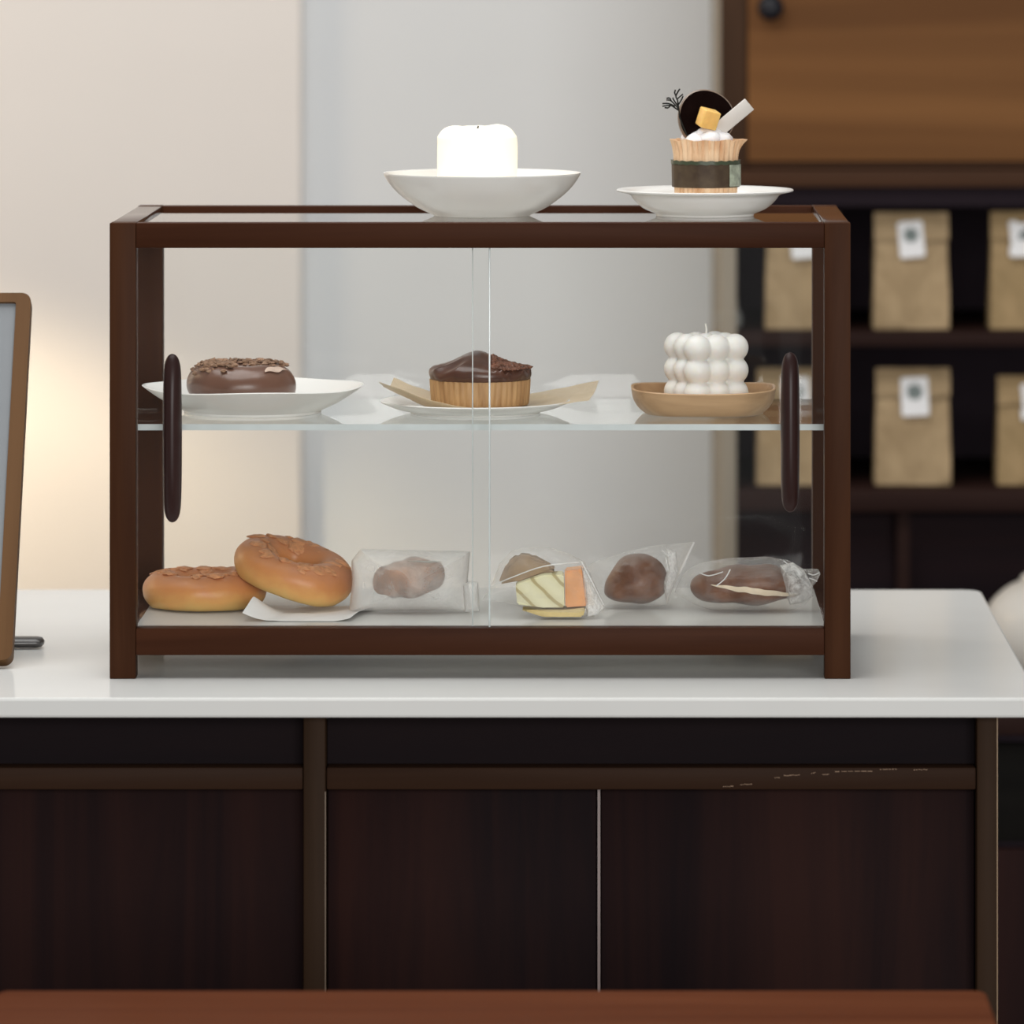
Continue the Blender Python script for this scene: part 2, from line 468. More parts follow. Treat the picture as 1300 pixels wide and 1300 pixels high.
def bag(label, px0, px1, py0, py1, Y, lab, tilt, seed, mk, die=False):
    """kraft bag with folded top; lab = label box in pixels; a shaped emblem on it"""
    s = F/Y
    wd = (px1-px0)/s; h = (py1-py0)/s
    base = Vector((X_((px0+px1)/2, Y), Y+0.030, SH[0 if py1 < 500 else 1]+0.0003))
    t = thing('kraft_bag', label, 'paper bag', base, 0, 'kraft bags on the open shelves')
    dp = 0.028
    def fn(v):
        q = noise.noise(Vector((v.co.x*22+seed, v.co.y*20, v.co.z*20)))
        q2 = noise.noise(Vector((v.co.x*60+seed*2, v.co.z*30, 3)))
        return q*0.007+q2*0.002
    bm = bx(-wd/2, wd/2, -dp, dp, 0, h)
    bmesh.ops.subdivide_edges(bm, edges=bm.edges[:], cuts=14, use_grid_fill=True)
    for v in bm.verts:
        k = v.co.z/h
        if v.co.z > 0.001:
            if abs(v.co.y) > dp*0.9: v.co.y += fn(v)*min(1, 3*k)
            v.co.y *= 1-0.72*max(0, k-0.12)**1.6
            if abs(v.co.x) > wd/2*0.97: v.co.x -= math.copysign(0.0025*(1-abs(v.co.y)/dp), v.co.x)*2*min(1, k*3)
        v.co.x *= 1.0+0.02*(1-k)
    bmesh.ops.bevel(bm, geom=[e for e in bm.edges if len(e.link_faces) == 2 and e.calc_face_angle(0) > 1.2], offset=0.001, segments=1, affect='EDGES')
    body = obj('bag_body', bm, mk, t)
    # the folded top hangs down over the front
    fz = h-0.030
    ya = -dp*(1-0.72*(0.88)**1.6)-0.003
    yb = -dp*(1-0.72*(0.66)**1.6)-0.0045
    fb = bmesh.new()
    def fold(u, v):
        z = h+0.001-v*(h+0.001-fz)
        return Vector(((u-0.5)*(wd*0.995), ya+(yb-ya)*v-0.0042*math.sin(PI*min(1, v*0.80))+0.0012*noise.noise(Vector((u*5+seed, v*3, 0))), z+0.001*noise.noise(Vector((u*7, seed, 1)))))
    fb = sheet(16, 8, fold, 0.0012)
    obj('folded_flap', fb, mk, t)
    # the label
    lx0, lx1, ly0, ly1 = lab
    lw, lh = (lx1-lx0)/s, (ly1-ly0)/s
    lc = Vector((X_((lx0+lx1)/2, Y)-base.x, min(ya, yb)-0.0068, Z_((ly0+ly1)/2, Y)-base.z))
    lb_ = bmesh.new()
    out = []
    if die:
        hw, hh = lw/2, lh/2
        pr = [(-hw, hh*0.9), (-hw*0.97, hh), (-hw*0.72, hh*1.04), (-hw*0.55, hh*0.90), (hw*0.55, hh*0.90), (hw*0.72, hh*1.04), (hw*0.97, hh), (hw, hh*0.55),
              (hw*0.93, 0.05*hh), (hw*0.93, -0.18*hh), (hw*0.84, -0.3*hh), (hw*0.97, -0.42*hh), (hw*0.97, -hh*0.93), (hw*0.9, -hh),
              (-hw*0.9, -hh), (-hw*0.97, -hh*0.93), (-hw*0.97, -0.42*hh), (-hw*0.84, -0.3*hh), (-hw*0.93, -0.18*hh), (-hw*0.93, 0.05*hh)]
    else:
        pr = []
        c = 0.0025
        for (sx, sz, a0) in ((1, 1, 0), (-1, 1, 90), (-1, -1, 180), (1, -1, 270)):
            for k in range(5):
                a = math.radians(a0+k*22.5)
                pr.append((sx*(lw/2-c)+c*math.cos(a), sz*(lh/2-c)+c*math.sin(a)))
    vs = [lb_.verts.new((x, 0, z)) for x, z in pr]
    f = lb_.faces.new(vs)
    ex = bmesh.ops.extrude_face_region(lb_, geom=[f])
    for g in ex['geom']:
        if isinstance(g, bmesh.types.BMVert): g.co.y += 0.0007
    lo = obj('label', lb_, LBL, t, smooth=False, loc=lc)
    lo.rotation_euler = (math.radians(-5), math.radians(tilt), 0)
    # emblem: a dark arch over a pale disc with a ringed centre
    eb = bmesh.new()
    r = lw*(0.30 if not die else 0.27)
    ez = lh*0.12 if not die else -lh*0.02
    def disc(ra, rb, y, a0, a1, n, oz=0.0):
        pa = []
        for k in range(n+1):
            a = a0+(a1-a0)*k/n
            pa.append((eb.verts.new((ra*math.cos(a), y, ez+oz+ra*math.sin(a))), eb.verts.new((rb*math.cos(a), y, ez+oz+rb*math.sin(a)))))
        for p, q in zip(pa, pa[1:]): eb.faces.new((p[0], p[1], q[1], q[0]))
    if die:
        disc(r*0.84, r*1.04, -0.0006, 0, PI, 24)
        n0 = len(eb.faces)
        disc(0.0005, r*0.82, -0.0006, 0, PI, 24)
        eb.faces.ensure_lookup_table()
        for f in list(eb.faces)[n0:]: f.material_index = 1
        n1 = len(eb.faces)
        disc(r*0.42, r*0.52, -0.0010, 0, PI*2, 24, r*0.36)
        for dx in (-0.2, 0.0, 0.2):
            box(eb, dx*r-0.07*r, dx*r+0.07*r, -0.0011, -0.0009, ez+0.2*r, ez+0.52*r)
        obj('emblem', eb, [INKD, INKL], lo, smooth=False)
    else:
        disc(0.0004, r*0.80, -0.0006, 0, 2*PI, 28)
        n0 = len(eb.faces)
        disc(r*0.84, r*0.98, -0.0006, 0, 2*PI, 28)
        obj('emblem', eb, [INK], lo, smooth=False)
    return t
BY = 6.64
bag('kraft bag behind the glass on the upper shelf, seen above the white bubble candle', 972, 1066, 274, 420, BY, (1004, 1036, 283, 328), -4, 1.0, KR)
bag('kraft bag with small grey-emblem label on the upper shelf just right of the display case', 1110, 1205, 272, 419, BY, (1141, 1173, 281, 327), -5, 2.0, KR)
bag('kraft bag cut by the right picture edge on the upper shelf, with dark arch label', 1258, 1353, 271, 419, BY, (1281, 1335, 281, 326), 0, 3.0, KR2, True)
bag('kraft bag behind the glass on the lower shelf, seen behind the right door handle', 961, 1057, 470, 617, BY, (994, 1028, 479, 528), -3, 4.0, KR)
bag('kraft bag with small round-emblem label on the lower shelf just right of the display case', 1112, 1207, 470, 617, BY, (1144, 1179, 479, 528), -2, 5.0, KR)
bag('kraft bag cut by the right picture edge on the lower shelf', 1267, 1362, 480, 617, BY, (1296, 1350, 488, 533), 0, 6.0, KR2, True)
# small pale jar on the upper shelf
jp = Vector((X_(927, 6.66), 6.68, SH[0]+0.0002))
tj = thing('small_jar', 'small pale frosted jar on the upper shelf left of the kraft bags', 'jar', jp)
obj('jar_body', lathe(smooth_prof([(0, 0), (0.011, 0), (0.0135, 0.004), (0.014, 0.012), (0.011, 0.020), (0.008, 0.024)])+[(0, 0.024)], 40), mat_plain('pale_frosted_jar', (0.30, 0.31, 0.30), 0.4, 0.5), tj)
obj('jar_lid', lathe([(0, 0.0240), (0.009, 0.0240), (0.009, 0.030), (0.008, 0.032), (0, 0.032)], 32), mat_plain('jar_lid_grey', (0.22, 0.22, 0.21), 0.5), tj)

# white pot right, behind the counter
PY = 6.22
tp = thing('white_pot', 'blurred white round pot at the right picture edge, beyond the counter corner', 'pot', (X_(1343, PY), PY, 0.70))
tp.scale = (1.14, 1.14, 1.14)
POT = mat_plain('white_pot_glaze', (0.58, 0.56, 0.52), 0.4, 0.4, 0.02)
obj('pot_body', lathe(smooth_prof([(0, 0), (0.045, 0), (0.060, 0.012), (0.070, 0.040), (0.066, 0.068), (0.050, 0.086), (0.034, 0.094)])+[(0, 0.094)], 60), POT, tp)
obj('pot_lid', lathe(smooth_prof([(0.036, 0.094), (0.032, 0.100), (0.016, 0.106), (0.007, 0.109), (0.009, 0.118), (0.006, 0.123)])+[(0, 0.123)], 48), POT, tp)
hb = bmesh.new()
tube(hb, smooth_prof([(0.060, 0, 0.075), (0.088, 0, 0.082), (0.100, 0, 0.062), (0.090, 0, 0.038), (0.066, 0, 0.028)], 5), 0.006, 10)
obj('pot_handle', hb, POT, tp)

# ------------------------------------------------------------------ counter
CF, CB = 4.585, 5.33
CR = X_(1245, CB)
top = obj('stone_worktop', round_slab(-2.2, CR, CF, CB, TOPZ-0.0158, TOPZ, (0.004, 0.020), 0.0022), M['counter'], smooth=16)
tag(top, 'pale stone worktop carrying the display case', 'worktop')
FY = CF+0.022
cb = thing('counter_cabinet', 'dark wooden counter front with brown posts and rail under the white top', 'counter', (0, FY, 0))
def fx(px): return X_(px, FY)
def fz(py): return Z_(py, FY)
ub = TOPZ-0.0160
ps = [(-420, -392), (385, 413.5), (1240, 1266)]
for a, b in ps:
    obj('post', bx(fx(a), fx(b), 0, 0.05, 0.0, ub, bev=0.0015), M['stile_z'], cb)
spans = [(-391.5, 384.5), (414, 1239.5)]
for a, b in spans:
    obj('rail', bx(fx(a), fx(b), 0.003, 0.05, fz(1003.5), fz(975), bev=0.0015), M['stile_x'], cb)
    obj('bottom_rail', bx(fx(a), fx(b), 0.003, 0.05, 0.03, 0.09, bev=0.0015), M['stile_x'], cb)
    obj('drawer_panel', bx(fx(a), fx(b), 0.022, 0.04, fz(974.6), ub), M['drawer'], cb)
obj('lower_panel', bx(fx(-391.5), fx(384.5), 0.022, 0.04, 0.0905, fz(1004)), M['panel'], cb)
d1 = obj('door', bx(fx(414.5), fx(757), 0.020, 0.04, 0.0905, fz(1004.4), bev=0.001), M['panel'], cb)
d2 = obj('door', bx(fx(763), fx(1239), 0.020, 0.04, 0.0905, fz(1004.4), bev=0.001), M['panel'], cb)
obj('lit_door_edge', bx(fx(758.6), fx(762), 0.0185, 0.026, 0.0905, fz(1007)), mat_plain('lilac_grey_edge', (0.27, 0.21, 0.20), 0.35, 0.6), cb)  # pale strip painting in the lit edge of the right door
obj('post_edge_strip', bx(fx(412.4), fx(413.7), -0.0006, 0.003, 0.0905, fz(1005)), mat_plain('lit_post_edge', (0.18, 0.13, 0.09), 0.4, 0.5), cb)  # edge highlight of the post painted as a pale strip
obj('post_edge_strip', bx(fx(1265.4), fx(1266.6), -0.0006, 0.003, 0.02, ub), mat_plain('pale_post_edge', (0.32, 0.21, 0.12), 0.4, 0.5), cb)  # thin paler strip along the right post's outer edge
obj('carcass', bx(fx(-391), fx(1262), 0.052, CB-FY-0.03, 0.0, ub), M['niche'], cb)
# chipped spots on the rail
chb = bmesh.new(); rnd = random.Random(3)
for (a, b, y) in ((918, 932, 999), (940, 955, 996.5), (983, 990, 988), (995, 1016, 985), (1030, 1036, 982), (1044, 1053, 984), (1060, 1110, 980), (1117, 1140, 977.5), (1160, 1178, 978)):
    n = 6
    for k in range(n):
        p = a+(b-a)*k/n; q = a+(b-a)*(k+rnd.uniform(0.6, 1.0))/n
        yy = y-0.9*k/n+rnd.uniform(-0.4, 0.4)
        box(chb, fx(p), fx(q), 0.0024, 0.0034, fz(yy+rnd.uniform(0.5, 1.1)), fz(yy-0.4))
obj('chipped_edge', chb, mat_plain('bare_wood_chip', (0.20, 0.12, 0.07), 0.6), cb, smooth=False)

# ------------------------------------------------------------------ table in front
TZ = 0.75
tf = (CAMZ-TZ)*F/(1257-VY)
tx0, tx1 = X_(-2, tf), X_(1252, tf)
tcx = (tx0+tx1)/2; tw = (tx1-tx0)
tbl = thing('wooden_table', 'reddish brown wooden table with rounded corners in front of the counter', 'table', (tcx, tf-0.35, 0))
tb = round_slab(-tw/2, tw/2, -0.35, 0.35, TZ-0.028, TZ, (0.010, 0.010), 0.003)
obj('tabletop', tb, M['table'], tbl, smooth=16)
for sx in (-1, 1):
    for sy in (-1, 1):
        obj('leg', bx(sx*(tw/2-0.05)-0.02, sx*(tw/2-0.05)+0.02, sy*0.30-0.02, sy*0.30+0.02, 0, TZ-0.0285, bev=0.002), M['table'], tbl)
    obj('apron', bx(sx*(tw/2-0.05)-0.01, sx*(tw/2-0.05)+0.01, -0.279, 0.279, TZ-0.09, TZ-0.0285), M['table'], tbl)
for sy in (-1, 1):
    obj('apron', bx(-tw/2+0.071, tw/2-0.071, sy*0.30-0.01, sy*0.30+0.01, TZ-0.09, TZ-0.0285), M['table'], tbl)

# ------------------------------------------------------------------ display case
C0, C1 = 4.70, 5.00
cx = X_(609.5, C0); W2 = 0.300
case = thing('display_case', 'walnut framed glass display case of two levels standing on the pale worktop', 'display case', (cx, C0, TOPZ))
PW = 0.0212
H = Z_(283, C0)-TOPZ
DP = C1-C0
def cz(py, Y=C0): return Z_(py, Y)-TOPZ
for sx in (-1, 1):
    for y0 in (0, DP-PW):
        a = sx*W2; b = sx*(W2-PW)
        obj('post', bx(min(a, b), max(a, b), y0, y0+PW, 0, H, bev=0.0009), M['walnut_z'], case)
RB = cz(315)
for y0 in (0.0004, DP-PW+0.0004):
    obj('top_rail', bx(-W2+PW+0.0001, W2-PW-0.0001, y0, y0+PW-0.0008, RB, H-0.0002, bev=0.0008), M['walnut_x'], case)
for sx in (-1, 1):
    a, b = sx*(W2-0.0004), sx*(W2-PW+0.0004)
    obj('top_rail', bx(min(a, b), max(a, b), PW+0.0001, DP-PW-0.0001, RB, H-0.0002, bev=0.0008), M['walnut_y'], case)
bz0, bz1 = cz(832), cz(798)
for y0, zt_b in ((0.0004, bz1), (DP-PW+0.0004, bz1-0.0042)):
    obj('bottom_rail', bx(-W2+PW+0.0001, W2-PW-0.0001, y0, y0+PW-0.0008, bz0, zt_b, bev=0.0008), M['walnut_x'], case)
for sx in (-1, 1):
    a, b = sx*(W2-0.0004), sx*(W2-PW+0.0004)
    obj('bottom_rail', bx(min(a, b), max(a, b), PW+0.0001, DP-PW-0.0001, bz0, bz1, bev=0.0008), M['walnut_y'], case)
FLZ = bz1
obj('base_board', bx(-W2+PW-0.001, W2-PW+0.001, PW-0.001, DP-0.0125, bz1-0.004, bz1+0.0001), M['board'], case)
GT = H-0.0033
obj('glass_top', bx(-W2+PW-0.003, W2-PW+0.003, PW-0.003, DP-PW+0.003, GT-0.004, GT), M['glass'], case, smooth=False)

def pane(name, x0, x1, y0, y1, z0, z1, gl, edges):
    """glass slab whose thin edges named in `edges` are polished pale"""
    bm = bx(x0, x1, y0, y1, z0, z1)
    for f in bm.faces:
        n = f.normal
        for (ax, s) in edges:
            if n[ax]*s > 0.9: f.material_index = 1
    return obj(name, bm, [gl, M['glass_edge']], case, smooth=False)
for sx in (-1, 1):
    a = sx*(W2-0.006); b = sx*(W2-0.010)
    pane('side_glass', min(a, b), max(a, b), PW-0.002, DP-PW+0.002, bz1-0.002, RB+0.002, M['glass'], [])
pane('back_glass', -W2+PW-0.002, W2-PW+0.002, DP-0.012, DP-0.008, bz1-0.002, RB+0.002, M['glass'], [])
SHZ = Z_(538.5, C0+0.03)-TOPZ
pane('glass_shelf', -W2+0.0105, W2-0.0105, PW+0.009, DP-PW, SHZ-0.005, SHZ, M['glass_shelf'], [(1, -1)])
for sx in (-1, 1):
    for yy in (0.045, DP-0.05):
        pb = bmesh.new(); tube(pb, [(sx*(W2-0.0103), yy, SHZ-0.0078), (sx*(W2-0.019), yy, SHZ-0.0078)], 0.0026, 10)
        obj('shelf_pin', pb, M['metal'], case)
xa = X_(621.5, C0+0.009)-cx; xb = X_(600, C0+0.015)-cx
dl = pane('glass_door', -W2+PW-0.002, xa, 0.0075, 0.0115, bz1-0.0015, RB+0.002, M['glass'], [(0, 1)])
drr = pane('glass_door', xb, W2-PW+0.002, 0.0135, 0.0175, bz1-0.0015, RB+0.002, M['glass'], [(0, -1)])
for (d_, xx, ya_, yb_, wd_, ma) in ((dl, xa, 0.0073, 0.0117, 0.0014, 'glass_edge'), (drr, xb, 0.0133, 0.0177, 0.0009, 'glass_edge')):
    obj('polished_edge', bx(xx-wd_/2, xx+wd_/2, ya_, yb_, bz1+0.0002, RB-0.0002, bev=0.0004), M[ma], d_)
def handle(px, y0, y1, yb, parent):
    Y = C0+yb
    zc_ = (cz(y0, Y)+cz(y1, Y))/2; hh = (cz(y0, Y)-cz(y1, Y))/2; hw = 12.2/(F/Y)
    bm = bmesh.new(); n = 40; m = 18; rings = []
    for i in range(n+1):
        t = -1+2*i/n
        tt = math.sin(t*PI/2)
        k = (1-abs(tt)**3.2)**0.5 if abs(tt) < 1 else 0
        k = max(k, 0.02)
        kk = 0.42*k+0.58*k**0.45 if k > 0 else 0
        wv = hw*(1-abs(tt)**12)**0.5*(1-0.12*tt*tt) if abs(tt) < 1 else 0.0003
        wv = max(wv, 0.0004); dv = 0.0125*max(0.03, (1-abs(tt)**2.6)**0.6 if abs(tt) < 1 else 0.03)
        ring = []
        for j in range(m):
            a = 2*PI*j/m
            x = wv*math.cos(a); y = -dv*math.sin(a)
            if y > 0: y *= 0.10
            ring.append(bm.verts.new((x, y-0.0015, tt*hh)))
        rings.append(ring)
    for A, B in zip(rings, rings[1:]):
        for j in range(m): bm.faces.new((A[j], A[(j+1) % m], B[(j+1) % m], B[j]))
    bm.faces.new(rings[0]); bm.faces.new(rings[-1])
    box(bm, -0.003, 0.003, -0.002, 0.0005, hh*0.5-0.004, hh*0.5+0.004)
    box(bm, -0.003, 0.003, -0.002, 0.0005, -hh*0.5-0.004, -hh*0.5+0.004)
    return obj('handle', bm, M['handle'], parent, loc=(X_(px, Y)-cx, yb, zc_))
handle(219, 449, 663, 0.0075, dl)
handle(1003, 447, 650, 0.0135, drr)

# ------------------------------------------------------------------ on top of the case
GTZ = TOPZ+GT
s49 = F/4.90
bo = obj('porcelain_bowl', lathe(
    [(0, 0.002), (0.036, 0.002), (0.0370, 0.0), (0.0400, 0.0)] +
    smooth_prof([(0.0405, 0.0003), (0.0430, 0.0016), (0.0530, 0.0062), (0.0612, 0.0115), (0.0686, 0.0172), (0.0744, 0.0228), (0.0795, 0.0292), (0.0830, 0.0352)]) +
    [(0.0829, 0.0361), (0.0819, 0.0358)] + smooth_prof([(0.0819, 0.0358), (0.0780, 0.0295), (0.0725, 0.0236), (0.064, 0.0168), (0.052, 0.0105), (0.038, 0.0073), (0, 0.0068)]), 96),
    M['porcelain'], loc=(X_(612, 4.88), 4.88, GTZ+0.0002))
tag(bo, 'plain white porcelain bowl holding the lit candle on top of the case', 'bowl')

# glowing candle
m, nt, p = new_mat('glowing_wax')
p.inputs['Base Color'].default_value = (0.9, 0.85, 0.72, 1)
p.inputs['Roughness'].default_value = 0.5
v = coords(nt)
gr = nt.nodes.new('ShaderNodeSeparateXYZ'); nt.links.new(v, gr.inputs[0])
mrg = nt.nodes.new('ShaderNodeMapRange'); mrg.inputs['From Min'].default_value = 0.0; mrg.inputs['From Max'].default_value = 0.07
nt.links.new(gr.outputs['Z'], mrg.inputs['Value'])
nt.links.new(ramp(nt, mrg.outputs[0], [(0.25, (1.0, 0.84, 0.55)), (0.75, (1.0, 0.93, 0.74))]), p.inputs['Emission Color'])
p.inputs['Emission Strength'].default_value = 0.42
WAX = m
def candle_fn(r, z, a):
    if z > 0.056:
        k = (z-0.056)/0.012
        zz = z+k*(0.0008*math.sin(a*2+0.7)+0.0018*noise.noise(Vector((math.cos(a)*1.5, math.sin(a)*1.5, 2)))-0.0030*math.exp(-((a-1.5*PI-0.35)/0.28)**2))
        return r*(1+0.02*noise.noise(Vector((math.cos(a), math.sin(a), z*40)))), zz
    return r*(1+0.012*noise.noise(Vector((math.cos(a), math.sin(a), z*30)))), z
ct = thing('pillar_candle', 'lit glowing cream pillar candle with melted top in the white bowl', 'candle', (X_(606, 4.88), 4.88, GTZ+0.0075))
obj('wax', lathe(smooth_prof([(0.030, 0), (0.0335, 0.001), (0.0337, 0.03), (0.0336, 0.055), (0.0320, 0.0605), (0.0270, 0.0655), (0.0190, 0.0675), (0.0110, 0.0668), (0.005, 0.0662)], 5)+[(0, 0.0660)], 80, candle_fn), WAX, ct)
wb = bmesh.new(); tube(wb, [(0, 0, 0.0655), (0.0004, 0, 0.0668), (0.001, 0, 0.068)], 0.0007, 6)
obj('wick', wb, M['black'], ct)

# plate with lip + cupcake
PX, PYY = X_(895, 4.88), 4.88
pl = obj('dessert_plate', lathe(
    [(0, 0.003), (0.037, 0.003), (0.0375, 0.0), (0.041, 0.0), (0.0415, 0.002)] +
    smooth_prof([(0.0415, 0.002), (0.052, 0.007), (0.0595, 0.0145), (0.063, 0.0195), (0.0690, 0.0215), (0.0742, 0.0228)]) +
    [(0.0745, 0.0240), (0.0735, 0.0247)] + smooth_prof([(0.0735, 0.0247), (0.068, 0.0235), (0.061, 0.0205), (0.056, 0.0135), (0.048, 0.0070), (0.036, 0.0055), (0, 0.0052)]), 96),
    M['porcelain'], loc=(PX, PYY, GTZ+0.0002))
pl.scale = (1, 1, 0.90)
tag(pl, 'white lipped plate under the cupcake on top of the case', 'plate')

s88 = F/4.88
cup = thing('cupcake', 'decorated cupcake in pleated tan wrapper on the white lipped plate', 'cupcake', (X_(896, 4.88), 4.88, GTZ+0.0054))
def czz(py): return Z_(py, 4.88)-(GTZ+0.0054)
zr = czz(177)
m, nt, p = new_mat('tan_pleated_paper')
v = coords(nt, (1, 1, 0.25)); f = noise_n(nt, v, 90, 4, 0.6)
nt.links.new(ramp(nt, f, [(0.35, (0.66, 0.38, 0.20)), (0.62, (0.86, 0.62, 0.40))]), p.inputs['Base Color'])
p.inputs['Roughness'].default_value = 0.65; p.inputs['Specular IOR Level'].default_value = 0.2
TANP = m
def pleat(r, z, a):
    k = z/zr
    amp = 0.0007+0.0011*max(0, k-0.75)/0.25
    n = 34
    ph = 0.9*noise.noise(Vector((math.cos(a)*2, math.sin(a)*2, z*18)))
    rr = r+amp*(abs(math.sin(a*n/2+ph))*1.6-0.8)
    zz = z
    if k > 0.78:
        t = (k-0.78)/0.22
        rr += t*t*(0.0018+0.0050*math.exp(-((a-0.05)/0.30)**2)+0.0050*math.exp(-((a-2*PI-0.05)/0.30)**2)+0.0010*noise.noise(Vector((math.cos(a)*3, math.sin(a)*3, 7))))
        zz += t*(0.0022*noise.noise(Vector((math.cos(a)*2.2, math.sin(a)*2.2, 4))))
    return rr, zz
prof = [(0.0255+0.0018*(k/20), zr*k/20) for k in range(21)]
inner = [(0.0262, zr), (0.0255, zr*0.9), (0.0248, zr*0.86)]
obj('paper_wrapper', lathe([(0, 0)]+prof+inner, 272, pleat), TANP, cup)
obj('cake', lathe([(0.0235, zr*0.6), (0.0240, zr*0.90), (0.018, zr*0.97), (0, zr*0.99)], 48), mat_plain('sponge', (0.66, 0.40, 0.16), 0.8, 0.2, 0.1, 90), cup)
m, nt, p = new_mat('dark_paper_band')
v = coords(nt)
sx = nt.nodes.new('ShaderNodeSeparateXYZ'); nt.links.new(v, sx.inputs[0])
f = noise_n(nt, v, 70, 4)
nt.links.new(ramp(nt, f, [(0.35, (0.050, 0.032, 0.020)), (0.75, (0.085, 0.060, 0.036))]), p.inputs['Base Color'])
p.inputs['Roughness'].default_value = 0.55; p.inputs['Specular IOR Level'].default_value = 0.2
BAND = m
zb0, zb1 = czz(237), czz(203.5)
bf = [0, 0]
obj('dark_band', lathe([(0.0272, zb0), (0.0283, zb0), (0.0287, zb1), (0.0276, zb1), (0.0272, zb0)], 96, lambda r, z, a: (r+0.0003*math.sin(a*13), z)), BAND, cup)
obj('band_trim', lathe([(0.0284, zb1-0.0028), (0.0291, zb1-0.0028), (0.0292, zb1+0.0003), (0.0284, zb1+0.0003), (0.0284, zb1-0.0028)], 96, lambda r, z, a: (r+0.0003*math.sin(a*13), z+0.0004*math.sin(a*21))), mat_plain('green_trim', (0.045, 0.060, 0.032), 0.4), cup)
def window_patch(a0, a1, z0, z1, r):
    bm = bmesh.new(); n = 12; rows = []
    for i in range(n+1):
        a = a0+(a1-a0)*i/n
        q = [bm.verts.new((rr*math.cos(a), rr*math.sin(a), z)) for rr, z in ((r, z0), (r, z1), (r+0.0005, z1), (r+0.0005, z0))]
        rows.append(q)
    for A, B in zip(rows, rows[1:]):
        for j in range(4): bm.faces.new((A[j], A[(j+1) % 4], B[(j+1) % 4], B[j]))
    bm.faces.new(rows[0]); bm.faces.new(rows[-1])
    return bm
obj('band_print', window_patch(math.radians(-48), math.radians(-6), zb0+0.001, zb1-0.003, 0.0292), mat_plain('sage_print', (0.28, 0.31, 0.24), 0.4, 0.4, 0.5, 110), cup)
# cream
cr_ = bmesh.new()
for (dx, dy, dz, r) in ((0, 0, -0.002, 0.017), (0.010, -0.009, 0.0, 0.0115), (-0.007, -0.010, -0.001, 0.0105), (0.004, -0.013, 0.001, 0.0105), (0.013, 0.006, 0, 0.010), (-0.010, 0.008, 0, 0.011), (0.003, -0.004, 0.004, 0.012)):
    sphere(cr_, (dx, dy, zr+dz), r, (1, 1, 0.62), 28, 16)
for q in cr_.verts: q.co += q.co.normalized()*0.0012*noise.noise(q.co*160)
obj('whipped_cream', cr_, mat_plain('white_cream', (0.88, 0.86, 0.86), 0.45, 0.4, 0.02, sss=0.2), cup)
# chocolate disc standing in the cream
CH = mat_plain('dark_chocolate', (0.007, 0.0035, 0.003), 0.4, 0.0, 0.3, 60)
CH.node_tree.nodes['Principled BSDF'].inputs['IOR'].default_value = 1.2
CHE = mat_plain('chocolate_rim', (0.20, 0.14, 0.10), 0.35, 0.6, 0.2, 60)  # highlight along the disc's rim is put into this paler colour
cc = at(896, 150, 4.885)-Vector(cup.location)
rd = 36.5/s88
dsc = lathe([(0, -0.0012), (rd*0.86, -0.0015), (rd*0.90, -0.0032), (rd, -0.0028), (rd*1.01, 0.0012), (rd*0.96, 0.0026), (0, 0.0022)], 72,
            lambda r, z, a: (r*(1+0.02*math.sin(3*a+1)), z))
for f_ in dsc.faces:
    if f_.calc_center_median().xy.length > rd*0.885: f_.material_index = 1
do = obj('chocolate_disc', dsc, [CH, CHE], cup, loc=cc)
do.rotation_euler = (math.radians(80), math.radians(8), math.radians(10))
# mango cube
mc = bx(-0.0075, 0.0075, -0.0065, 0.0065, -0.0078, 0.0078, bev=0.0012, seg=3)
mo = obj('mango_cube', mc, mat_plain('mango', (0.90, 0.55, 0.17), 0.35, 0.4, 0.12, 60, sss=0.3), cup, loc=at(899, 150.5, 4.868)-Vector(cup.location))
mo.rotation_euler = (math.radians(14), math.radians(13), math.radians(24))
# white chocolate stick
sa, sb = at(906, 170, 4.874)-Vector(cup.location), at(951.5, 132, 4.874)-Vector(cup.location)
L_ = (sb-sa).length
st = obj('white_chocolate_stick', bx(-L_/2, L_/2, -0.0014, 0.0014, -0.0060, 0.0060, bev=0.0005), mat_plain('white_chocolate', (0.68, 0.64, 0.59), 0.45, 0.4, 0.03), cup, loc=(sa+sb)/2)
st.rotation_euler = (math.radians(10), -math.atan2(sb.z-sa.z, sb.x-sa.x), 0)
# herb sprig
hb = bmesh.new()
def q2(px, py, dy=0.0): return at(px, py, 4.872+dy)-Vector(cup.location)
tube(hb, [q2(872, 172), q2(867, 160), q2(862.5, 148), q2(862, 140), q2(861, 133)], 0.0006, 7)
for path in ([(861.5, 138), (856, 132), (851, 127.5), (846, 127)], [(861.5, 140), (857, 137), (852, 134), (846, 134), (841, 135)],
             [(857, 135), (849, 131.5), (841, 131.5)], [(861, 134), (860, 127), (858, 122), (861, 116), (863, 113)], [(859.5, 126), (864, 122), (867, 119.5)],
             [(858.5, 122), (856.5, 118), (857.5, 114)], [(861, 133), (865, 127), (867, 122)], [(852, 128), (850, 124.5), (846, 125)], [(851, 134), (848, 137), (844, 136.5)], [(862, 136), (856, 128), (854, 124)]):
    dy = random.uniform(-0.004, 0.004)
    tube(hb, smooth_prof([tuple(q2(a, b, dy*i/3)) for i, (a, b) in enumerate(path)], 3), 0.00065, 6)
obj('herb_sprig', hb, mat_plain('dried_herb', (0.012, 0.012, 0.010), 0.7, 0.2), cup)

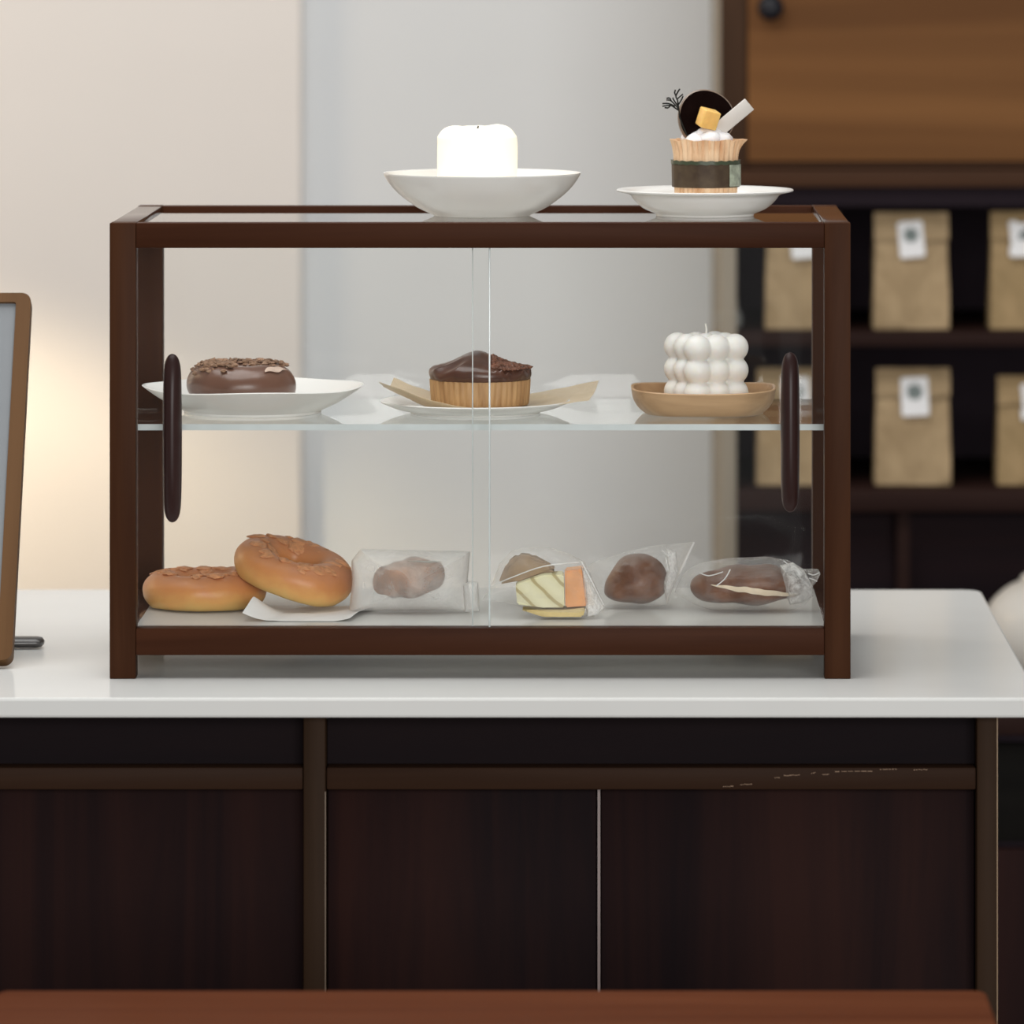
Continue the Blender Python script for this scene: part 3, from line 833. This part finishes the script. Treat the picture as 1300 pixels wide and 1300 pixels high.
# ------------------------------------------------------------------ upper shelf
SZ = TOPZ+SHZ+0.0002
UY = 4.845
su = F/UY
op = obj('oval_plate', lathe(
    [(0, 0.003), (0.052, 0.003), (0.0525, 0), (0.057, 0), (0.0575, 0.002)] +
    smooth_prof([(0.0575, 0.002), (0.070, 0.0075), (0.082, 0.0145), (0.0910, 0.0205)]) + [(0.0925, 0.0218), (0.0915, 0.0225)] +
    smooth_prof([(0.0915, 0.0225), (0.081, 0.0165), (0.068, 0.0095), (0.055, 0.0050), (0, 0.0046)]), 110,
    lambda r, z, a: (r*(1+0.006*math.sin(5*a)*max(0, r-0.06)/0.03), z+0.0008*math.sin(4*a+1)*max(0, r-0.07)/0.02)),
    M['porcelain'], loc=(X_(321, UY), UY, SZ))
op.name = 'shallow_plate'
tag(op, 'wide white plate under the chocolate doughnut at the left of the glass shelf', 'plate')

# chocolate doughnut
dn = thing('chocolate_doughnut', 'chocolate glazed doughnut with crumbled nuts on the wide white plate', 'doughnut', (X_(307, UY), UY, SZ+0.0050))
def dfn(p, a, b):
    d = noise.noise(p*26)*0.0022+noise.noise(p*70)*0.0007
    k = 1+0.0
    q = Vector((p.x*k, p.y*k, p.z))+Vector((math.cos(a)*math.cos(b), math.sin(a)*math.cos(b), math.sin(b)))*d
    if q.z < -0.0155: q.z = -0.0155-(q.z+0.0155)*-0.15
    return q+Vector((0, 0, 0.0178))
CHG = mat_plain('milk_chocolate_glaze', (0.13, 0.062, 0.040), 0.30, 0.5, 0.12, 40)
obj('glazed_ring', torus(0.0265, 0.0192, 0.0185, 96, 36, dfn), CHG, dn)
cr2 = bmesh.new(); rnd = random.Random(5)
for k in range(300):
    a = rnd.uniform(-0.2*PI, 1.25*PI); rr = 0.0265+rnd.gauss(0, 0.0085)
    if rnd.random() < 0.35: a = rnd.uniform(0.9*PI, 1.45*PI)
    h = 0.0178+0.0185*math.sqrt(max(0.02, 1-((rr-0.0265)/0.0192)**2))
    fleck(cr2, (rr*math.cos(a), rr*math.sin(a), h+rnd.uniform(-0.0005, 0.0012)), rnd.uniform(0.0010, 0.0028), rnd)
for k in range(26):
    a = rnd.uniform(0.75*PI, 1.45*PI); rr = 0.0265+rnd.gauss(0, 0.006)
    fleck(cr2, (rr*math.cos(a), rr*math.sin(a), 0.0178+0.0185*math.sqrt(max(0.02, 1-((rr-0.0265)/0.0192)**2))), rnd.uniform(0.003, 0.0046), rnd)
fleck(cr2, (-0.022, -0.008, 0.0378), 0.0042, rnd); fleck(cr2, (-0.027, -0.006, 0.0366), 0.0038, rnd)
obj('nut_crumbs', cr2, mat_plain('chocolate_crumb', (0.24, 0.14, 0.085), 0.6, 0.3, 0.45, 120), dn)
ic = bmesh.new()
def icing(u, v):
    a = math.radians(-58+36*u); b = math.radians(44+(16*math.sin(PI*min(1, u*1.0+0.02))+3)*v+3*math.sin(9*u))
    d = 0.0265+0.0199*math.cos(b)
    return Vector((d*math.cos(a), d*math.sin(a), 0.0178+0.0192*math.sin(b)))
obj('pale_icing', sheet(14, 6, icing, 0.0006), mat_plain('pale_nut_icing', (0.55, 0.42, 0.34), 0.35, 0.5, 0.2, 150), dn)

# middle plate, parchment, chocolate tart
MY = 4.84
fp = obj('flat_plate', lathe(
    [(0, 0.002), (0.050, 0.002), (0.0505, 0), (0.054, 0), (0.0545, 0.0015)] +
    smooth_prof([(0.0545, 0.0015), (0.066, 0.0038), (0.0785, 0.0088)]) + [(0.0792, 0.0098), (0.0784, 0.0105)] +
    smooth_prof([(0.0784, 0.0105), (0.066, 0.0062), (0.053, 0.0042), (0, 0.0040)]), 100), M['porcelain'], loc=(X_(603.5, MY), MY, SZ))
tag(fp, 'flat white plate under parchment in the middle of the glass shelf', 'plate')
PAR = mat_film('tan_parchment', 0.50, 0.25, (0.74, 0.60, 0.40), 0.5, 0.3, 0.3, 40)
def parch(u, v):
    x = -0.078+u*0.172; y = (v-0.5)*0.118*(1-0.25*abs(u-0.5)*2)
    x += 0.10*y
    y += 0.16*x
    r = math.hypot(x, y*0.9)
    z = 0.0054+0.42*max(0, r-0.046)**1.0*(1.15 if x < 0 else 0.36)*(1.0+0.5*max(0, y)/0.05)
    z += 0.0012*noise.noise(Vector((x*60, y*60, 1)))*min(1, max(0, r-0.045)*80)
    return Vector((x, y, z))
pc = obj('parchment_sheet', sheet(40, 32, parch, 0.0003), PAR, loc=(X_(610, MY), MY, SZ))
tag(pc, 'translucent tan parchment sheet with raised corners under the chocolate tart', 'parchment')
tt = thing('chocolate_tart', 'chocolate topped cake in a tan fluted cup on the parchment', 'cake', (X_(609.5, MY), MY, SZ+0.0068))
zf = Z_(481, MY)-(SZ+0.0068)
def flute(r, z, a):
    return r+0.0005*math.sin(a*48)*(1 if z > 0.001 else 0.3), z
m, nt, p = new_mat('tan_fluted_crust')
v = coords(nt, (1, 1, 0.15)); f = noise_n(nt, v, 120, 4, 0.6)
nt.links.new(ramp(nt, f, [(0.3, (0.36, 0.19, 0.075)), (0.7, (0.60, 0.37, 0.17))]), p.inputs['Base Color'])
p.inputs['Roughness'].default_value = 0.55
obj('fluted_cup', lathe([(0, 0), (0.0395, 0), (0.0405, 0.001), (0.0412, zf*0.5), (0.0418, zf), (0.0405, zf+0.0003), (0, zf)], 288, flute), m, tt)
zt_ = Z_(449, MY)-(SZ+0.0068)
def chtop(r, z, a):
    x, y = r*math.cos(a), r*math.sin(a)
    k = max(0, 1-(r/0.0425)**2)
    zz = z
    if z > zf+0.001:
        rid = 1-abs(noise.noise(Vector((x*55, y*55, 2))))
        side = 1/(1+math.exp((x+0.012)*300))   # curled left part
        rside = 1/(1+math.exp(-(x-0.014)*400))
        zz += side*0.0060*(rid-0.72)+rside*(0.0034*noise.noise(Vector((x*260, y*260, 5)))+0.0010*noise.noise(Vector((x*500, y*500, 5))))
        ridge = math.exp(-((x+0.003-0.12*y)/0.017)**2)
        zz += 0.0095*ridge*k**0.6-0.002*side*0
    return r*(1+0.015*noise.noise(Vector((math.cos(a)*2, math.sin(a)*2, z*100)))), zz
hc = zt_-zf-0.010
prof = [(0.0405, zf-0.0005), (0.0418, zf+0.0012), (0.0425, zf+0.004), (0.0418, zf+0.0075), (0.0385, zf+0.0095)]+[(0.0385*(1-k/22), zf+0.0095+(hc-0.0065)*math.sin(PI/2*k/22)) for k in range(1, 22)]
obj('chocolate_top', lathe(smooth_prof(prof[:5], 3)[:-1]+prof[4:]+[(0, zf+0.0095+hc-0.0065+0.0095)], 200, chtop), mat_plain('dark_glossy_chocolate', (0.075, 0.026, 0.013), 0.30, 0.55, 0.3, 60), tt)
fl = bmesh.new(); rnd = random.Random(9)
for k in range(420):
    x = rnd.uniform(0.011, 0.042); y = rnd.uniform(-0.036, 0.02)
    r = math.hypot(x, y)
    if r > 0.0415: continue
    kk = min(21, max(0, (1-r/0.0385)*22))
    h = zf+0.0095+(hc-0.0065)*math.sin(PI/2*kk/22)+0.0095*math.exp(-((x+0.003-0.12*y)/0.017)**2)*max(0, 1-(r/0.0425)**2)**0.6
    fleck(fl, (x, y, h+0.0006), rnd.uniform(0.0009, 0.0022), rnd)
obj('chocolate_flakes', fl, mat_plain('flake_chocolate', (0.17, 0.065, 0.034), 0.45, 0.5, 0.5, 160), tt)

# wooden tray and bubble candle
WY = 4.84
tx = X_(893, WY)
def tray_pt(u, r, z): pass
def sup(r, a, n=3.2):
    c, s_ = math.cos(a), math.sin(a)
    return r/((abs(c)**n+abs(s_)**n)**(1/n))
m, nt, p = new_mat('pale_tray_wood')
v = coords(nt, (6, 60, 60)); f = noise_n(nt, v, 1, 5, 0.6, 0.5)
nt.links.new(ramp(nt, f, [(0.3, (0.40, 0.235, 0.115)), (0.7, (0.58, 0.37, 0.20))]), p.inputs['Base Color'])
p.inputs['Roughness'].default_value = 0.45
zr_ = 0.0205
tr = obj('wooden_tray', lathe([(0, 0.0), (0.046, 0.0)]+smooth_prof([(0.0485, 0.0006), (0.054, 0.005), (0.0585, 0.012), (0.0605, zr_)])+[(0.0596, zr_+0.0008), (0.0580, zr_)] +
                              smooth_prof([(0.0580, zr_), (0.0555, 0.012), (0.050, 0.0065), (0.044, 0.0052)])+[(0, 0.005)], 120,
                              lambda r, z, a: (min(sup(r, a), r*1.16), z+(0.0012*math.cos(2*a) if z > 0.015 else 0))), m, loc=(tx, WY, SZ))
tag(tr, 'pale wooden tray under the white bubble candle on the glass shelf', 'tray')
bc = thing('bubble_candle', 'white unlit bubble candle of stacked rounded balls on the wooden tray', 'candle', (X_(896.5, WY), WY, SZ+0.0066), math.radians(27))
bb = bmesh.new()
pt_, rr_ = 0.0176, 0.0116
for i in (-1, 0, 1):
    for j in (-1, 0, 1):
        for k in range(3):
            if i == 0 and j == 0 and k < 2: continue
            sphere(bb, (i*pt_, j*pt_, 0.0106+k*0.0188), rr_, (1, 1, 1), 28, 18)
box(bb, -pt_, pt_, -pt_, pt_, 0.003, 0.050)
bw = obj('wax', bb, mat_plain('white_wax', (0.86, 0.85, 0.81), 0.45, 0.4, 0.01, sss=0.35), bc)
rm = bw.modifiers.new('remesh', 'REMESH'); rm.mode = 'VOXEL'; rm.voxel_size = 0.0009; rm.use_smooth_shade = True
sm = bw.modifiers.new('smooth', 'SMOOTH'); sm.factor = 0.6; sm.iterations = 9
wk = bmesh.new(); tube(wk, [(0, 0, 0.058), (0.0003, 0, 0.063), (-0.0006, 0, 0.0675)], 0.0008, 8)
obj('wick', wk, mat_plain('white_wick', (0.8, 0.78, 0.72), 0.7), bc)

# ------------------------------------------------------------------ lower level
LZ = TOPZ+FLZ+0.0002
def mat_bagel(name):
    m, nt, p = new_mat(name)
    v = coords(nt)
    sx = nt.nodes.new('ShaderNodeSeparateXYZ'); nt.links.new(v, sx.inputs[0])
    mr = nt.nodes.new('ShaderNodeMapRange'); mr.inputs['From Min'].default_value = -0.014; mr.inputs['From Max'].default_value = 0.016
    f = noise_n(nt, v, 34, 4, 0.6, 0.4)
    ad = nt.nodes.new('ShaderNodeMath'); ad.operation = 'MULTIPLY_ADD'; ad.inputs[1].default_value = 0.02; 
    nt.links.new(f, ad.inputs[0]); nt.links.new(sx.outputs['Z'], ad.inputs[2])
    sb_ = nt.nodes.new('ShaderNodeMath'); sb_.operation = 'SUBTRACT'; sb_.inputs[1].default_value = 0.010
    nt.links.new(ad.outputs[0], sb_.inputs[0]); nt.links.new(sb_.outputs[0], mr.inputs['Value'])
    nt.links.new(ramp(nt, mr.outputs[0], [(0.0, (0.66, 0.44, 0.15)), (0.28, (0.70, 0.36, 0.11)), (0.6, (0.60, 0.24, 0.075)), (0.95, (0.52, 0.21, 0.09))]), p.inputs['Base Color'])
    p.inputs['Roughness'].default_value = 0.42
    bump(nt, p, noise_n(nt, v, 120, 4), 0.25, 0.001)
    return m
BG = mat_bagel('baked_crust')
TOPP = mat_plain('baked_topping', (0.58, 0.26, 0.115), 0.45, 0.4, 0.3, 120, 0.5, 260)
def bagel(name, label, loc, R, r, rz, seed, rot):
    t = thing(name, label, 'bagel', loc)
    t.rotation_euler = rot
    def fn(p, a, b):
        d = 0.0022*noise.noise(p*24+Vector((seed, 0, 0)))+0.0007*noise.noise(p*75)
        th = 1+0.12*noise.noise(Vector((math.cos(a), math.sin(a), seed)))
        c = Vector((R*math.cos(a), R*math.sin(a), 0))
        q = c+(p-c)*th+(p-c).normalized()*d
        if q.z < -rz*0.82: q.z = -rz*0.82+(q.z+rz*0.82)*0.2
        return q
    obj('bagel_ring', torus(R, r, rz, 96, 36, fn), BG, t)
    bm = bmesh.new(); rnd = random.Random(int(seed*10))
    for k in range(46):
        a = rnd.uniform(0, 2*PI); d = R+rnd.gauss(0, r*0.38)
        k_ = (d-R)/r
        if abs(k_) > 0.8: continue
        hh_ = rz*math.sqrt(1-k_**2)*(1+0.10*noise.noise(Vector((math.cos(a), math.sin(a), seed))))
        rr = rnd.uniform(0.003, 0.0072)
        q = bmesh.ops.create_icosphere(bm, subdivisions=3, radius=1.0)['verts']
        o_ = rnd.uniform(0, 90)
        for v_ in q:
            w_ = 1+0.45*noise.noise(v_.co*1.6+Vector((o_, 0, 0)))
            v_.co = Vector((v_.co.x*rr*w_, v_.co.y*rr*w_*0.8, v_.co.z*rr*0.26*w_))
            v_.co.z -= k_*(v_.co.x*math.cos(a)+v_.co.y*math.sin(a))*0.8
            v_.co += Vector((d*math.cos(a), d*math.sin(a), hh_-0.0004))
    obj('baked_topping', bm, TOPP, t)
    return t
GY = 4.848
bagel('bagel', 'golden brown bagel lying flat at the lower left of the display case', (X_(259, GY), GY, LZ+0.0142), 0.0340, 0.0173, 0.0158, 1.3, (0, 0, 0))
bagel('bagel', 'browner bagel leaning with its left side up on the other bagel', (X_(373, GY-0.012), GY-0.012, LZ+0.0322), 0.0330, 0.0172, 0.0165, 4.7, (math.radians(10), math.radians(17), 0))
# paper under the leaning bagel
def pap(u, v):
    x = (u-0.5)*0.088; y = (v-0.5)*0.10
    z = 0.0006+0.007*max(0, abs(u-0.5)*2-0.72)**1.3*3.0*(0.6+0.4*math.sin(v*5))+0.0012*abs(noise.noise(Vector((x*40, y*30, 2))))+0.012*max(0, 0.22-u)/0.22*max(0, 1-2*abs(v-0.35))
    return Vector((x+0.2*y, y, z))
pp = obj('baking_paper', sheet(40, 24, pap, 0.0002), M['paper'], loc=(X_(396, 4.80), 4.795, LZ))
tag(pp, 'white baking paper on the case floor under the leaning bagel', 'paper')

def outline(pts, Y, base):
    return [((px-VX)*Y/F-base.x, max(0.0, Z_(py, Y)-base.z)) for px, py in pts]
FILM = mat_film('clear_plastic_film', 0.015, 0.36, (0.95, 0.94, 0.92), 0.06, 0.35, 0.7, 70)

SEAM = mat_film('film_seam', 0.55, 0.4, (0.95, 0.95, 0.94), 0.12, 0.4, 0.3, 60)  # seams and crinkles, with the film's highlights put into their whitish colour
def seam(pts, Y, base, parent, rad=0.0006):
    P = smooth_prof([tuple(at(x, y, Y-d)-base) for x, y, d in pts], 4)
    obj('film_seam', tube(bmesh.new(), P, rad, 6), SEAM, parent)
# pastry in white glassine
Y1 = 4.815
b1 = Vector((X_(520, Y1), Y1, LZ))
wp = thing('wrapped_pastry', 'pastry wrapped in translucent white paper between the bagels and the sandwich', 'pastry', b1)
GLS = mat_film('white_glassine', 0.20, 0.60, (0.90, 0.89, 0.87), 0.45, 0.4, 0.3, 30, spots=0.12)
o1 = outline([(443, 776), (447, 740), (446, 712), (458, 697), (490, 698), (540, 699), (597, 700), (594, 735), (598, 772), (596, 777), (540, 779), (470, 784)], Y1, b1)
obj('paper_wrap', puffy(o1, 0.030, 120, 18, 2.2, 0.0030, 38, 1.0), GLS, wp)
ib = bmesh.new(); sphere(ib, (X_(519, Y1)-b1.x, 0.0, 0.0275), 0.030, (1.0, 0.90, 0.52), 48, 30)
for q in ib.verts:
    dx_ = q.co.x-(X_(519, Y1)-b1.x)
    q.co.z = 0.0275+(q.co.z-0.0275)*(1.0 if abs(dx_) < 0.012 else 1.0)+0.004*noise.noise(q.co*70)+dx_*0.10
    q.co.y += 0.003*noise.noise(q.co*55+Vector((5, 0, 0)))
obj('pastry_filling', ib, mat_plain('brown_pastry', (0.30, 0.125, 0.040), 0.6, 0.3, 0.5, 55), wp)
fb_ = outline([(588, 742), (597, 737), (607, 739), (609, 776), (590, 777)], Y1-0.01, b1)
fo = obj('folded_end', puffy(fb_, 0.007, 60, 8, 2.6, 0.0008, 60, 2.0), GLS, wp, loc=(0, -0.010, 0))
# window slit in the paper
sl = bmesh.new(); tube(sl, [at(518, 712, Y1-0.0225)-b1, at(545, 713.5, Y1-0.0235)-b1, at(561, 713, Y1-0.021)-b1], [0.0003, 0.0009, 0.0003], 6)
obj('paper_fold_edge', sl, mat_plain('fold_grey', (0.40, 0.39, 0.36), 0.6), wp)

# sandwich in plastic film
Y2 = 4.778
b2 = Vector((X_(697, Y2), Y2, LZ))
sw = thing('wrapped_sandwich', 'sandwich with pale yellow and orange filling in clear film, right of the white-wrapped pastry', 'sandwich', b2)
o2 = outline([(612, 762), (624, 742), (634, 716), (650, 699), (668, 694), (696, 694), (722, 703), (742, 713), (752, 734), (768, 769), (762, 777), (744, 784), (715, 786), (690, 782), (662, 771), (640, 764)], Y2, b2)
obj('film_wrap', puffy(o2, 0.030, 150, 18, 2.6, 0.0022, 60, 3.0, centre=(0, 0.028)), FILM, sw)
def slab(pxs, y0, y1, Y, base, bev=0.0012):
    bm = bmesh.new()
    fr = [bm.verts.new(((px-VX)*Y/F-base.x, y0, max(0.002, Z_(py, Y)-base.z))) for px, py in pxs]
    bk = [bm.verts.new((v.co.x, y1, v.co.z)) for v in fr]
    n = len(fr)
    bm.faces.new(fr); bm.faces.new(bk[::-1])
    for k in range(n): bm.faces.new((fr[k], fr[(k+1) % n], bk[(k+1) % n], bk[k]))
    bmesh.ops.bevel(bm, geom=bm.edges[:], offset=bev, segments=2, affect='EDGES')
    return bm
m, nt, p = new_mat('egg_filling')
v = coords(nt, (1, 1, 1), (0, math.radians(48), 0))
wv = nt.nodes.new('ShaderNodeTexWave'); wv.inputs['Scale'].default_value = 21; wv.inputs['Distortion'].default_value = 1.2; wv.inputs['Detail Scale'].default_value = 2
nt.links.new(v, wv.inputs['Vector'])
nt.links.new(ramp(nt, wv.outputs['Fac'], [(0.03, (0.46, 0.38, 0.17)), (0.13, (0.74, 0.70, 0.44)), (0.9, (0.80, 0.77, 0.52))]), p.inputs['Base Color'])
p.inputs['Roughness'].default_value = 0.5
obj('egg_filling', slab([(655, 739), (690, 727), (716, 726), (717, 768), (690, 768), (657, 764)], -0.0195, 0.008, Y2, b2), m, sw)
obj('orange_slice', slab([(717, 722), (740, 719), (746, 766), (718, 768)], -0.0185, 0.009, Y2, b2), mat_plain('orange_cheese', (0.78, 0.36, 0.14), 0.45, 0.4, 0.12, 60), sw)
obj('bread_slice', slab([(662, 771), (717, 771), (744, 768), (740, 782), (715, 784), (690, 780)], -0.0190, 0.010, Y2, b2), mat_plain('soft_bread', (0.70, 0.56, 0.27), 0.8, 0.2, 0.1, 120), sw)
obj('bread_heel', slab([(632, 742), (643, 716), (657, 704), (676, 705), (697, 717), (708, 724), (660, 737)], -0.004, 0.017, Y2, b2, 0.003), mat_plain('bread_crust', (0.33, 0.23, 0.14), 0.7, 0.2, 0.2, 80), sw)
obj('white_bread', slab([(741, 722), (748, 735), (758, 766), (748, 772), (747, 767)], -0.012, 0.008, Y2, b2), mat_plain('white_crumb', (0.86, 0.83, 0.76), 0.8, 0.2), sw)
seam(((624, 744, 0.004), (650, 733, 0.018), (690, 719, 0.026), (735, 714, 0.012)), Y2, b2, sw, 0.0005)
seam(((738, 713, 0.010), (752, 740, 0.018), (766, 768, 0.008)), Y2, b2, sw, 0.0006)

# bun in plastic bag
Y3 = 4.845
b3 = Vector((X_(808, Y3), Y3, LZ))
bn = thing('bagged_bun', 'brown bun in a clear bag with pointed corner, right of the sandwich', 'bun', b3)
o3 = outline([(752, 772), (745, 745), (742, 724), (752, 714), (790, 702), (828, 693), (846, 691), (881, 688), (868, 715), (861, 733), (852, 752), (848, 768), (836, 777), (790, 777)], Y3, b3)
obj('film_wrap', puffy(o3, 0.030, 150, 18, 2.6, 0.0022, 55, 5.0, centre=(0.0, 0.028)), FILM, bn)
m, nt, p = new_mat('brown_bun_crust')
v = coords(nt); f = noise_n(nt, v, 45, 5)
nt.links.new(ramp(nt, f, [(0.3, (0.085, 0.026, 0.008)), (0.7, (0.205, 0.075, 0.027))]), p.inputs['Base Color'])
p.inputs['Roughness'].default_value = 0.42
bump(nt, p, noise_n(nt, v, 130, 5, 0.65), 0.5, 0.0015)
BUN = m
ib = bmesh.new()
sphere(ib, (X_(807, Y3)-b3.x, 0.0, 0.0175), 0.0265, (0.98, 0.85, 1.02), 40, 24)
for q in ib.verts:
    z0 = 0.012
    if q.co.z < z0: q.co.z = z0-(z0-q.co.z)*0.42
    q.co.x += 0.10*(q.co.z-0.012)
    q.co += Vector((q.co.x, q.co.y, q.co.z-0.01)).normalized()*0.0026*noise.noise(q.co*55)
obj('bun_bread', ib, BUN, bn)
seam(((881, 688.5, 0.0), (872, 708, 0.003), (863, 728, 0.004)), Y3, b3, bn, 0.0009)
seam(((840, 699, 0.018), (852, 710, 0.012), (861, 727, 0.005)), Y3, b3, bn, 0.0007)
seam(((845, 708, 0.014), (849, 730, 0.014), (845, 752, 0.012)), Y3, b3, bn, 0.0006)

# long bread roll in twisted film
Y4 = 4.82
b4 = Vector((X_(945, Y4), Y4, LZ))
br = thing('wrapped_bread_roll', 'long brown bread roll in clear film twisted at its right end', 'bread roll', b4)
o4 = outline([(856, 752), (862, 738), (872, 724), (890, 714), (925, 709), (975, 707), (1000, 711), (1017, 720), (1026, 726), (1038, 722), (1042, 728), (1037, 738), (1032, 744), (1033, 756), (1022, 768), (1005, 775), (950, 777), (905, 777), (882, 768)], Y4, b4)
obj('film_wrap', puffy(o4, 0.034, 170, 18, 2.5, 0.0022, 48, 7.0, stretch=(0.6, 1, 1.6)), FILM, br)
ib = bmesh.new()
sphere(ib, (X_(948, Y4)-b4.x, 0.0, 0.0205), 0.0470, (1.0, 0.52, 0.375), 48, 28)
for q in ib.verts:
    if q.co.z < 0.010: q.co.z = 0.010-(0.010-q.co.z)*0.7
    q.co += Vector((0, q.co.y, q.co.z-0.02)).normalized()*0.0034*noise.noise(q.co*42)
obj('roll_bread', ib, BUN, br)
cs = bmesh.new()
def cream(u, v):
    x = (-0.028+0.074*u); zz = 0.024-0.010*u+0.0012*noise.noise(Vector((u*9, 1, 1)))+(v-0.5)*(0.0045*math.sin(PI*u)+0.0006)
    k = max(0.0, 1-((x-0.002)/0.047)**2-((zz-0.0205)/0.0176)**2)
    return Vector((x, -0.0250*math.sqrt(k)-0.0020, zz))
obj('cream_line', sheet(30, 5, cream, 0.0012), mat_plain('cream_filling', (0.72, 0.60, 0.44), 0.5, 0.4, 0.1, 90), br)
for pts in (((888, 727, 0.016), (900, 731, 0.022), (918, 726, 0.024)), ((927, 723, 0.024), (920, 735, 0.029), (909, 744, 0.031)), ((995, 712, 0.010), (1015, 730, 0.016), (1024, 750, 0.012)), ((1003, 716, 0.010), (1024, 732, 0.010), (1030, 752, 0.006)), ((1026, 728, 0.004), (1033, 730, 0.004), (1040, 727, 0.002)), ((1027, 734, 0.004), (1033, 736, 0.004), (1037, 738, 0.002))):
    seam(pts, Y4, b4, br, 0.0005)

WHITEF = mat_film('film_highlight', 0.24, 0.45, (0.97, 0.96, 0.94), 0.12, 0.4, 0.8, 90, spots=0.45)  # whitish patches added to paint the highlights on the wraps
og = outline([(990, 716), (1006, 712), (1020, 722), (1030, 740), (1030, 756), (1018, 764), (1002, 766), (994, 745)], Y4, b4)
obj('film_highlight', puffy(og, 0.012, 90, 10, 2.2, 0.0026, 90, 9.0), WHITEF, br, loc=(0, -0.010, 0))
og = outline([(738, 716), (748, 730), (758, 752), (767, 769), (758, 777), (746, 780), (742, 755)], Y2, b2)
obj('film_highlight', puffy(og, 0.006, 90, 10, 2.2, 0.0022, 90, 4.0), WHITEF, sw, loc=(0, -0.016, 0))
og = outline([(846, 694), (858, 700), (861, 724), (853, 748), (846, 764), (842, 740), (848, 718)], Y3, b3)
obj('film_highlight', puffy(og, 0.006, 90, 10, 2.2, 0.0022, 90, 6.0), WHITEF, bn, loc=(0, -0.010, 0))

# ------------------------------------------------------------------ tilted display at left
DY0, DY1 = 4.765, 4.925
pb, ptop = at(15.5, 851, DY0), at(39.5, 382, DY1)
ang = math.atan2(DY1-DY0, ptop.z-TOPZ)
Ld = math.hypot(DY1-DY0, ptop.z-TOPZ)
dw = 0.235
td = thing('menu_display', 'tilted brown framed display on the counter left of the case, cut by the picture edge', 'display', (pb.x-dw/2, DY0, TOPZ+0.0052))
FR = mat_wood('tan_frame', (0.090, 0.042, 0.015), (0.15, 0.075, 0.030), 'z', 0.5, 0.5, 0.15)
def rrect(hw, z0, z1, c, n=6):
    o = []
    for (sx, zz, a0, sg) in ((1, z1-c, 0, 1), (-1, z1-c, 90, 1), (-1, z0+c, 180, 1), (1, z0+c, 270, 1)):
        for k in range(n+1):
            a = math.radians(a0+90*k/n)
            o.append((sx*(hw-c)+c*math.cos(a), zz+c*math.sin(a)))
    return o
def ring_prism(outer, inner, y0, y1):
    bm = bmesh.new(); n = len(outer)
    V = [[bm.verts.new((x, y, z)) for x, z in P] for P, y in ((outer, y0), (inner, y0), (inner, y1), (outer, y1))]
    for A, B in ((0, 1), (1, 2), (2, 3), (3, 0)):
        for k in range(n): bm.faces.new((V[A][k], V[A][(k+1) % n], V[B][(k+1) % n], V[B][k]))
    return bm
fw = 0.0125
fro = obj('frame', ring_prism(rrect(dw/2, 0.0005, Ld, 0.008), rrect(dw/2-fw, 0.014, Ld-0.0085, 0.002), -0.004, 0.010), FR, td)
scr = obj('screen', bx(-dw/2+fw-0.0005, dw/2-fw+0.0005, -0.0005, 0.007, 0.0135, Ld-0.008), mat_plain('grey_screen', (0.22, 0.235, 0.25), 0.4, 0.3, 0.03), td)
for o in (fro, scr): o.rotation_euler = (-ang, 0, 0)
bk = bmesh.new()
fe = Vector((X_(56, 4.90), 4.90, TOPZ))-Vector(td.location)
tube(bk, [(fe.x-0.11, fe.y, 0.0000), (fe.x-0.006, fe.y, 0.0000), (fe.x-0.002, fe.y, 0.0000), (fe.x, fe.y, 0.0000)], [0.0048, 0.0048, 0.0040, 0.0018], 18)
for q in bk.verts: q.co.y = fe.y+(q.co.y-fe.y)*2.4
box(bk, fe.x-0.112, fe.x-0.100, 0.055, fe.y+0.004, -0.0045, 0.0005)
obj('stand_foot', bk, mat_plain('dark_metal', (0.045, 0.040, 0.038), 0.3, 0.8), td)
br_ = bmesh.new()
tube(br_, [(fe.x-0.106, fe.y, 0.004), (fe.x-0.106, 0.09, 0.14)], 0.004, 10)
obj('stand_strut', br_, M['metal'], td)
